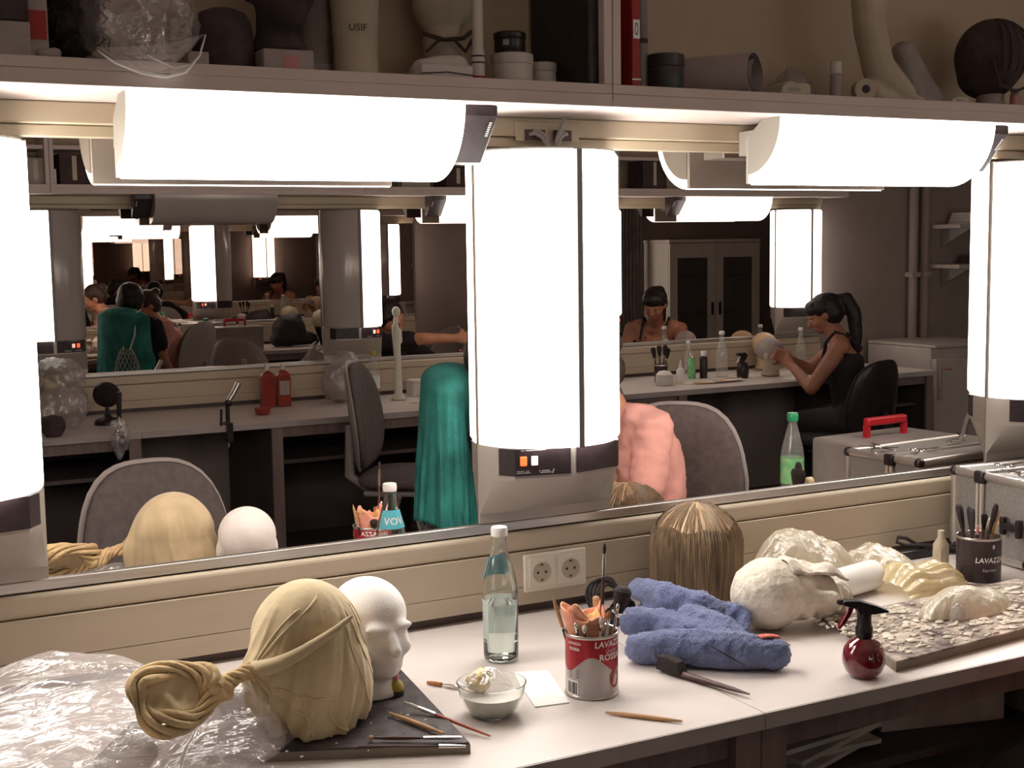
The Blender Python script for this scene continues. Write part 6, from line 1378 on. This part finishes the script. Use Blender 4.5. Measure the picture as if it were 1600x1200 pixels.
def person(label, J, skin, hair, top, sleeves, legs, hair_fn, tank=False):
    """J: joints in metres, world space"""
    J = {k: Vector(v) for k, v in J.items()}
    base = Vector((J['pelvis'].x, J['pelvis'].y, 0)); J = {k: (v-base if k not in ('face', 'up') else v) for k, v in J.items()}
    t = thing('person', label, 'person', base)
    f = J['face'].normalized(); u = (J['up'] - f*J['up'].dot(f)).normalized(); xx = f.cross(u)*-1
    HM = Matrix.Translation(J['head']) @ Matrix((( -f.cross(u)).normalized()*-1, -f, u)).transposed().to_4x4()
    HM = HM @ Matrix.Translation((0, 0, -0.135))
    hl = (J['sl']-J['sr']).normalized()
    def torso(b, g):
        b.capsule(J['pelvis']+hl*0.075, J['pelvis']-hl*0.075, 0.105*g, 0.105*g, 20)
        w = (J['pelvis']+J['chest'])/2
        for s in (-1, 1):
            b.capsule(J['pelvis']+hl*0.055*s, w+hl*0.05*s, 0.10*g, 0.088*g, 18); b.capsule(w+hl*0.05*s, J['chest']+hl*0.065*s, 0.088*g, 0.098*g, 18)
            b.capsule(J['chest']+hl*0.05*s, (J['sl'] if s > 0 else J['sr'])*0.7+J['neck']*0.3, 0.092*g, 0.055*g, 16)
        b.capsule(J['sl'], J['sr'], 0.052*g, 0.052*g, 16)
    def arm(b, s, g, upto=2.0):
        S0, E, Wr = J['s'+s], J['e'+s], J['w'+s]
        if upto >= 1: b.capsule(S0, E, 0.050*g, 0.038*g)
        else: b.capsule(S0, S0.lerp(E, upto), 0.052*g, 0.050*g)
        if upto > 1: b.capsule(E, Wr, 0.037*g, 0.026*g)
    def hand(b, s):
        Wr, E = J['w'+s], J['e'+s]; d = (Wr-E).normalized(); n = J.get('palm', Vector((0, 0, -1))); n = (n-d*n.dot(d)).normalized(); sd = d.cross(n)
        for i in range(4): b.capsule(Wr+sd*(i-1.5)*0.010, Wr+d*0.078+sd*(i-1.5)*0.019, 0.017, 0.0115, 10)
        for i, L in enumerate((0.066, 0.075, 0.070, 0.054)):
            k0 = Wr+d*0.082+sd*(i-1.5)*0.021; k1 = k0+(d*0.85+n*0.5).normalized()*L*0.55; k2 = k1+(d*0.35+n*0.95).normalized()*L*0.5
            b.capsule(k0, k1, 0.0098, 0.0090, 10); b.capsule(k1, k2, 0.0090, 0.0078, 10)
        th = -1 if s == 'l' else 1
        k0 = Wr+d*0.028+sd*th*0.024; k1 = k0+(d*0.6+sd*th*0.7+n*0.3).normalized()*0.042; k2 = k1+(d*0.85+n*0.4).normalized()*0.032
        b.capsule(k0, k1, 0.013, 0.0105, 10); b.capsule(k1, k2, 0.0105, 0.009, 10)
    def leg(b, s, g, foot=False):
        H, K, A = J['h'+s], J['k'+s], J['a'+s]; b.capsule(H, K, 0.082*g, 0.056*g, 18); b.capsule(K, A, 0.055*g, 0.038*g, 16)
    def shoe(b, s):
        A, K = J['a'+s], J['k'+s]; d = Vector((K.x-J['h'+s].x, K.y-J['h'+s].y, 0)).normalized(); b.capsule((A.x-d.x*0.03, A.y-d.y*0.03, 0.042), (A.x+d.x*0.13, A.y+d.y*0.13, 0.034), 0.040, 0.033, 14); b.capsule(A, (A.x, A.y, 0.05), 0.038, 0.042, 12)
    def body(b):
        torso(b, 0.97)
        b.capsule(J['neck'], J['head']-u*0.06, 0.052, 0.047)
        b.M = HM; head_solid(b, 1.0, True, False); b.M = Matrix.Identity(4)
        for s in 'lr': arm(b, s, 1.0); hand(b, s); leg(b, s, 0.96)
    sculpt('body', body, skin, t, 0.0072, 4)
    sh = sculpt('shirt', lambda b: (torso(b, 1.10), [arm(b, s, 1.14, sleeves) for s in 'lr'] if sleeves else None), top, t, 0.010, 9, (lambda c, n: c + n*0.014*(fold((c.x, c.y, c.z*2.2), 9, 2)-0.55)) if not tank else None)
    if tank:   # cut to a tank top: keep below the chest line, add straps
        bm = bmesh.new(); bm.from_mesh(sh.data); tu = (J['neck']-J['pelvis']).normalized(); lim = (J['chest']-J['pelvis']).dot(tu)+0.025
        bmesh.ops.delete(bm, geom=[v for v in bm.verts if (v.co-J['pelvis']).dot(tu) > lim], context='VERTS'); bm.to_mesh(sh.data); bm.free()
        fwd = hl.cross(tu); 
        for s in (-1, 1):
            q0 = J['chest']+hl*0.075*s+tu*0.05
            MB().tube([q0+fwd*0.108, q0*0.5+(J['neck']+hl*0.085*s)*0.5+fwd*0.072+tu*0.03, J['neck']+hl*0.085*s+tu*0.026, q0*0.5+(J['neck']+hl*0.085*s)*0.5-fwd*0.072+tu*0.03, q0-fwd*0.108], [0.008]*5, 8).build('strap', top, sh)
    sculpt('trousers', lambda b: (b.capsule(J['pelvis']+hl*0.075, J['pelvis']-hl*0.075, 0.118, 0.118, 20), [leg(b, s, 1.12) for s in 'lr']), legs, t, 0.011, 4)
    for s in 'lr': sculpt('shoe', lambda b: shoe(b, s), 'black_plastic', t, 0.008, 3)
    hc = J['head']; hb = HM
    def hfill(b):
        b.M = HM; hair_fn(b); b.M = Matrix.Identity(4)
    sculpt('hair', hfill, hair, t, 0.008, 3, lambda c, n: c + n*0.006*(fold(c, 34, 2)-0.5))
    for s in (-1, 1):
        b = MB(); b.M = HM; b.ball((s*0.027, -0.0695, 0.132), (0.0115, 0.008, 0.0065), 12, 8); e = b.build('eye', 'eye_white', t)
        b = MB(); b.M = HM; b.ball((s*0.027, -0.0768, 0.132), (0.0052, 0.0018, 0.0052), 10, 6); b.build('iris', 'iris', e)
    b = MB(); b.M = HM; b.ball((0, -0.0795, 0.078), (0.021, 0.006, 0.0065), 14, 8); b.build('mouth', 'lips', t)
    return t
def bun(b):
    b.ball((0, 0.028, 0.165), (0.081, 0.090, 0.078)); b.ball((0, 0.045, 0.12), (0.078, 0.070, 0.07)); b.ball((0, 0.12, 0.17), (0.035, 0.035, 0.035))
def bob(b):
    b.ball((0, 0.028, 0.166), (0.082, 0.092, 0.079)); b.ball((0, 0.05, 0.11), (0.082, 0.07, 0.085))
    for s in (-1, 1): b.capsule((s*0.072, 0.0, 0.15), (s*0.070, 0.02, 0.06), 0.024, 0.022)
def pony(b):
    b.ball((0, 0.028, 0.166), (0.082, 0.094, 0.079)); b.ball((0, 0.045, 0.12), (0.078, 0.070, 0.07)); b.ball((0, -0.03, 0.185), (0.07, 0.05, 0.05))
    b.capsule((0, 0.105, 0.175), (0, 0.150, 0.150), 0.028, 0.036); b.capsule((0, 0.150, 0.150), (0.0, 0.150, 0.06), 0.038, 0.040); b.capsule((0, 0.150, 0.06), (0.0, 0.10, -0.06), 0.040, 0.034); b.capsule((0, 0.10, -0.06), (0.0, 0.04, -0.17), 0.034, 0.012)
# painter in a pink shirt, bent forward on the swivel chair
person('person in pink polo shirt bent forward on a swivel chair', dict(
    pelvis=(2.27, -0.93, 0.57), chest=(2.235, -0.98, 0.88), neck=(2.15, -1.00, 1.035), head=(2.085, -1.02, 1.135), face=(-0.80, -0.12, -0.58), up=(-0.55, 0, 0.84),
    sl=(2.20, -1.15, 0.985), sr=(2.19, -0.82, 0.985), el=(2.10, -1.20, 0.75), er=(2.13, -0.78, 0.74), wl=(1.98, -1.06, 0.90), wr=(1.97, -0.92, 0.88), palm=(-0.3, 0, -1),
    hl=(2.25, -1.03, 0.55), hr=(2.25, -0.84, 0.55), kl=(1.90, -0.99, 0.53), kr=(1.90, -0.80, 0.53), al=(1.94, -0.99, 0.09), ar=(1.94, -0.80, 0.09)),
    'skin', 'hair_brown', 'shirt_pink', 0.62, 'trousers_dark', bun)
# sitter on the teal chair
person('person with dark hair sitting on the teal-draped chair', dict(
    pelvis=(2.00, -1.32, 0.57), chest=(1.945, -1.35, 0.92), neck=(1.935, -1.34, 1.08), head=(1.935, -1.31, 1.205), face=(0.75, 0.62, -0.20), up=(0, 0, 1),
    sl=(1.85, -1.21, 1.02), sr=(2.04, -1.48, 1.02), el=(1.92, -1.10, 0.76), er=(2.11, -1.42, 0.76), wl=(2.08, -1.12, 0.66), wr=(2.20, -1.27, 0.66), palm=(0, 0, -1),
    hl=(1.97, -1.26, 0.55), hr=(2.07, -1.38, 0.55), kl=(2.38, -1.24, 0.53), kr=(2.44, -1.46, 0.53), al=(2.44, -1.24, 0.09), ar=(2.50, -1.46, 0.09)),
    'skin', 'hair_black', 'shirt_black', 0.5, 'jeans', bob)
# someone bent over the far worktop
person('person in black top reaching across the far worktop', dict(
    pelvis=(3.10, -2.92, 0.57), chest=(3.10, -3.05, 0.84), neck=(3.10, -3.10, 0.99), head=(3.09, -3.16, 1.10), face=(0.55, -0.6, -0.5), up=(0.2, -0.3, 0.9),
    sl=(3.20, -3.00, 0.95), sr=(3.0, -3.17, 0.95), el=(3.42, -3.10, 0.80), er=(3.20, -3.40, 0.985), wl=(3.46, -3.34, 0.84), wr=(3.44, -3.36, 0.975), palm=(0.1, -0.3, -0.9),
    hl=(3.18, -2.88, 0.55), hr=(3.02, -2.96, 0.55), kl=(3.28, -3.26, 0.53), kr=(3.10, -3.30, 0.53), al=(3.26, -3.22, 0.09), ar=(3.08, -3.26, 0.09)),
    'skin', 'hair_black', 'shirt_black', 0.75, 'trousers_dark', bob)
chair('grey swivel chair under the person reaching across the far worktop', 3.11, -2.90, R(290), zs=0.46, zb=0.74)
# ponytailed woman at the far worktop
person('person with dark ponytail and black tank top at the far worktop', dict(
    pelvis=(5.00, -3.06, 0.57), chest=(5.01, -3.15, 0.86), neck=(5.00, -3.20, 1.01), head=(4.95, -3.26, 1.125), face=(-0.66, -0.58, -0.48), up=(-0.3, -0.3, 0.9),
    sl=(4.90, -3.06, 0.955), sr=(5.13, -3.30, 0.955), el=(4.76, -3.13, 0.735), er=(5.03, -3.46, 0.80), wl=(4.80, -3.34, 0.84), wr=(4.90, -3.48, 0.86), palm=(-0.2, -0.4, -0.9),
    hl=(4.94, -3.02, 0.55), hr=(5.09, -3.10, 0.55), kl=(4.78, -3.24, 0.54), kr=(4.93, -3.40, 0.54), al=(4.80, -3.26, 0.09), ar=(4.95, -3.42, 0.09)),
    'skin_tan', 'hair_black', 'shirt_black', 0, 'trousers_dark', pony, tank=True)
# ------------------------------------------------------------------ groups of repeats
GROUPS = {'pillar_lamp': 'pillar lamps beside the mirrors', 'overhead_lamp': 'overhead lamps under the shelves', 'wall_mirror': 'mirror panes', 'wall_shelf': 'open wall shelf units',
          'worktop': 'laminate worktops', 'base_cabinet': 'open base cabinets', 'swivel_chair': 'swivel chairs', 'paint_brush': 'brushes', 'carton': 'cartons', 'plastic_bag': 'plastic bags',
          'cable_bundle': 'cable bundles above the lamps', 'coffee_can': 'coffee cans', 'syrup_bottle': 'red bottles on the far worktop', 'glass_bottle': 'clear bottles on the far worktop',
          'modelling_tool': 'modelling tools on the dark board', 'practice_head': 'practice heads', 'tin': 'tins on the shelf', 'person': 'people working in the room'}
for o in list(COL.objects):
    if o.parent is None and o.get('category'):
        g = GROUPS.get(o.name.split('.')[0])
        if g: o['group'] = g
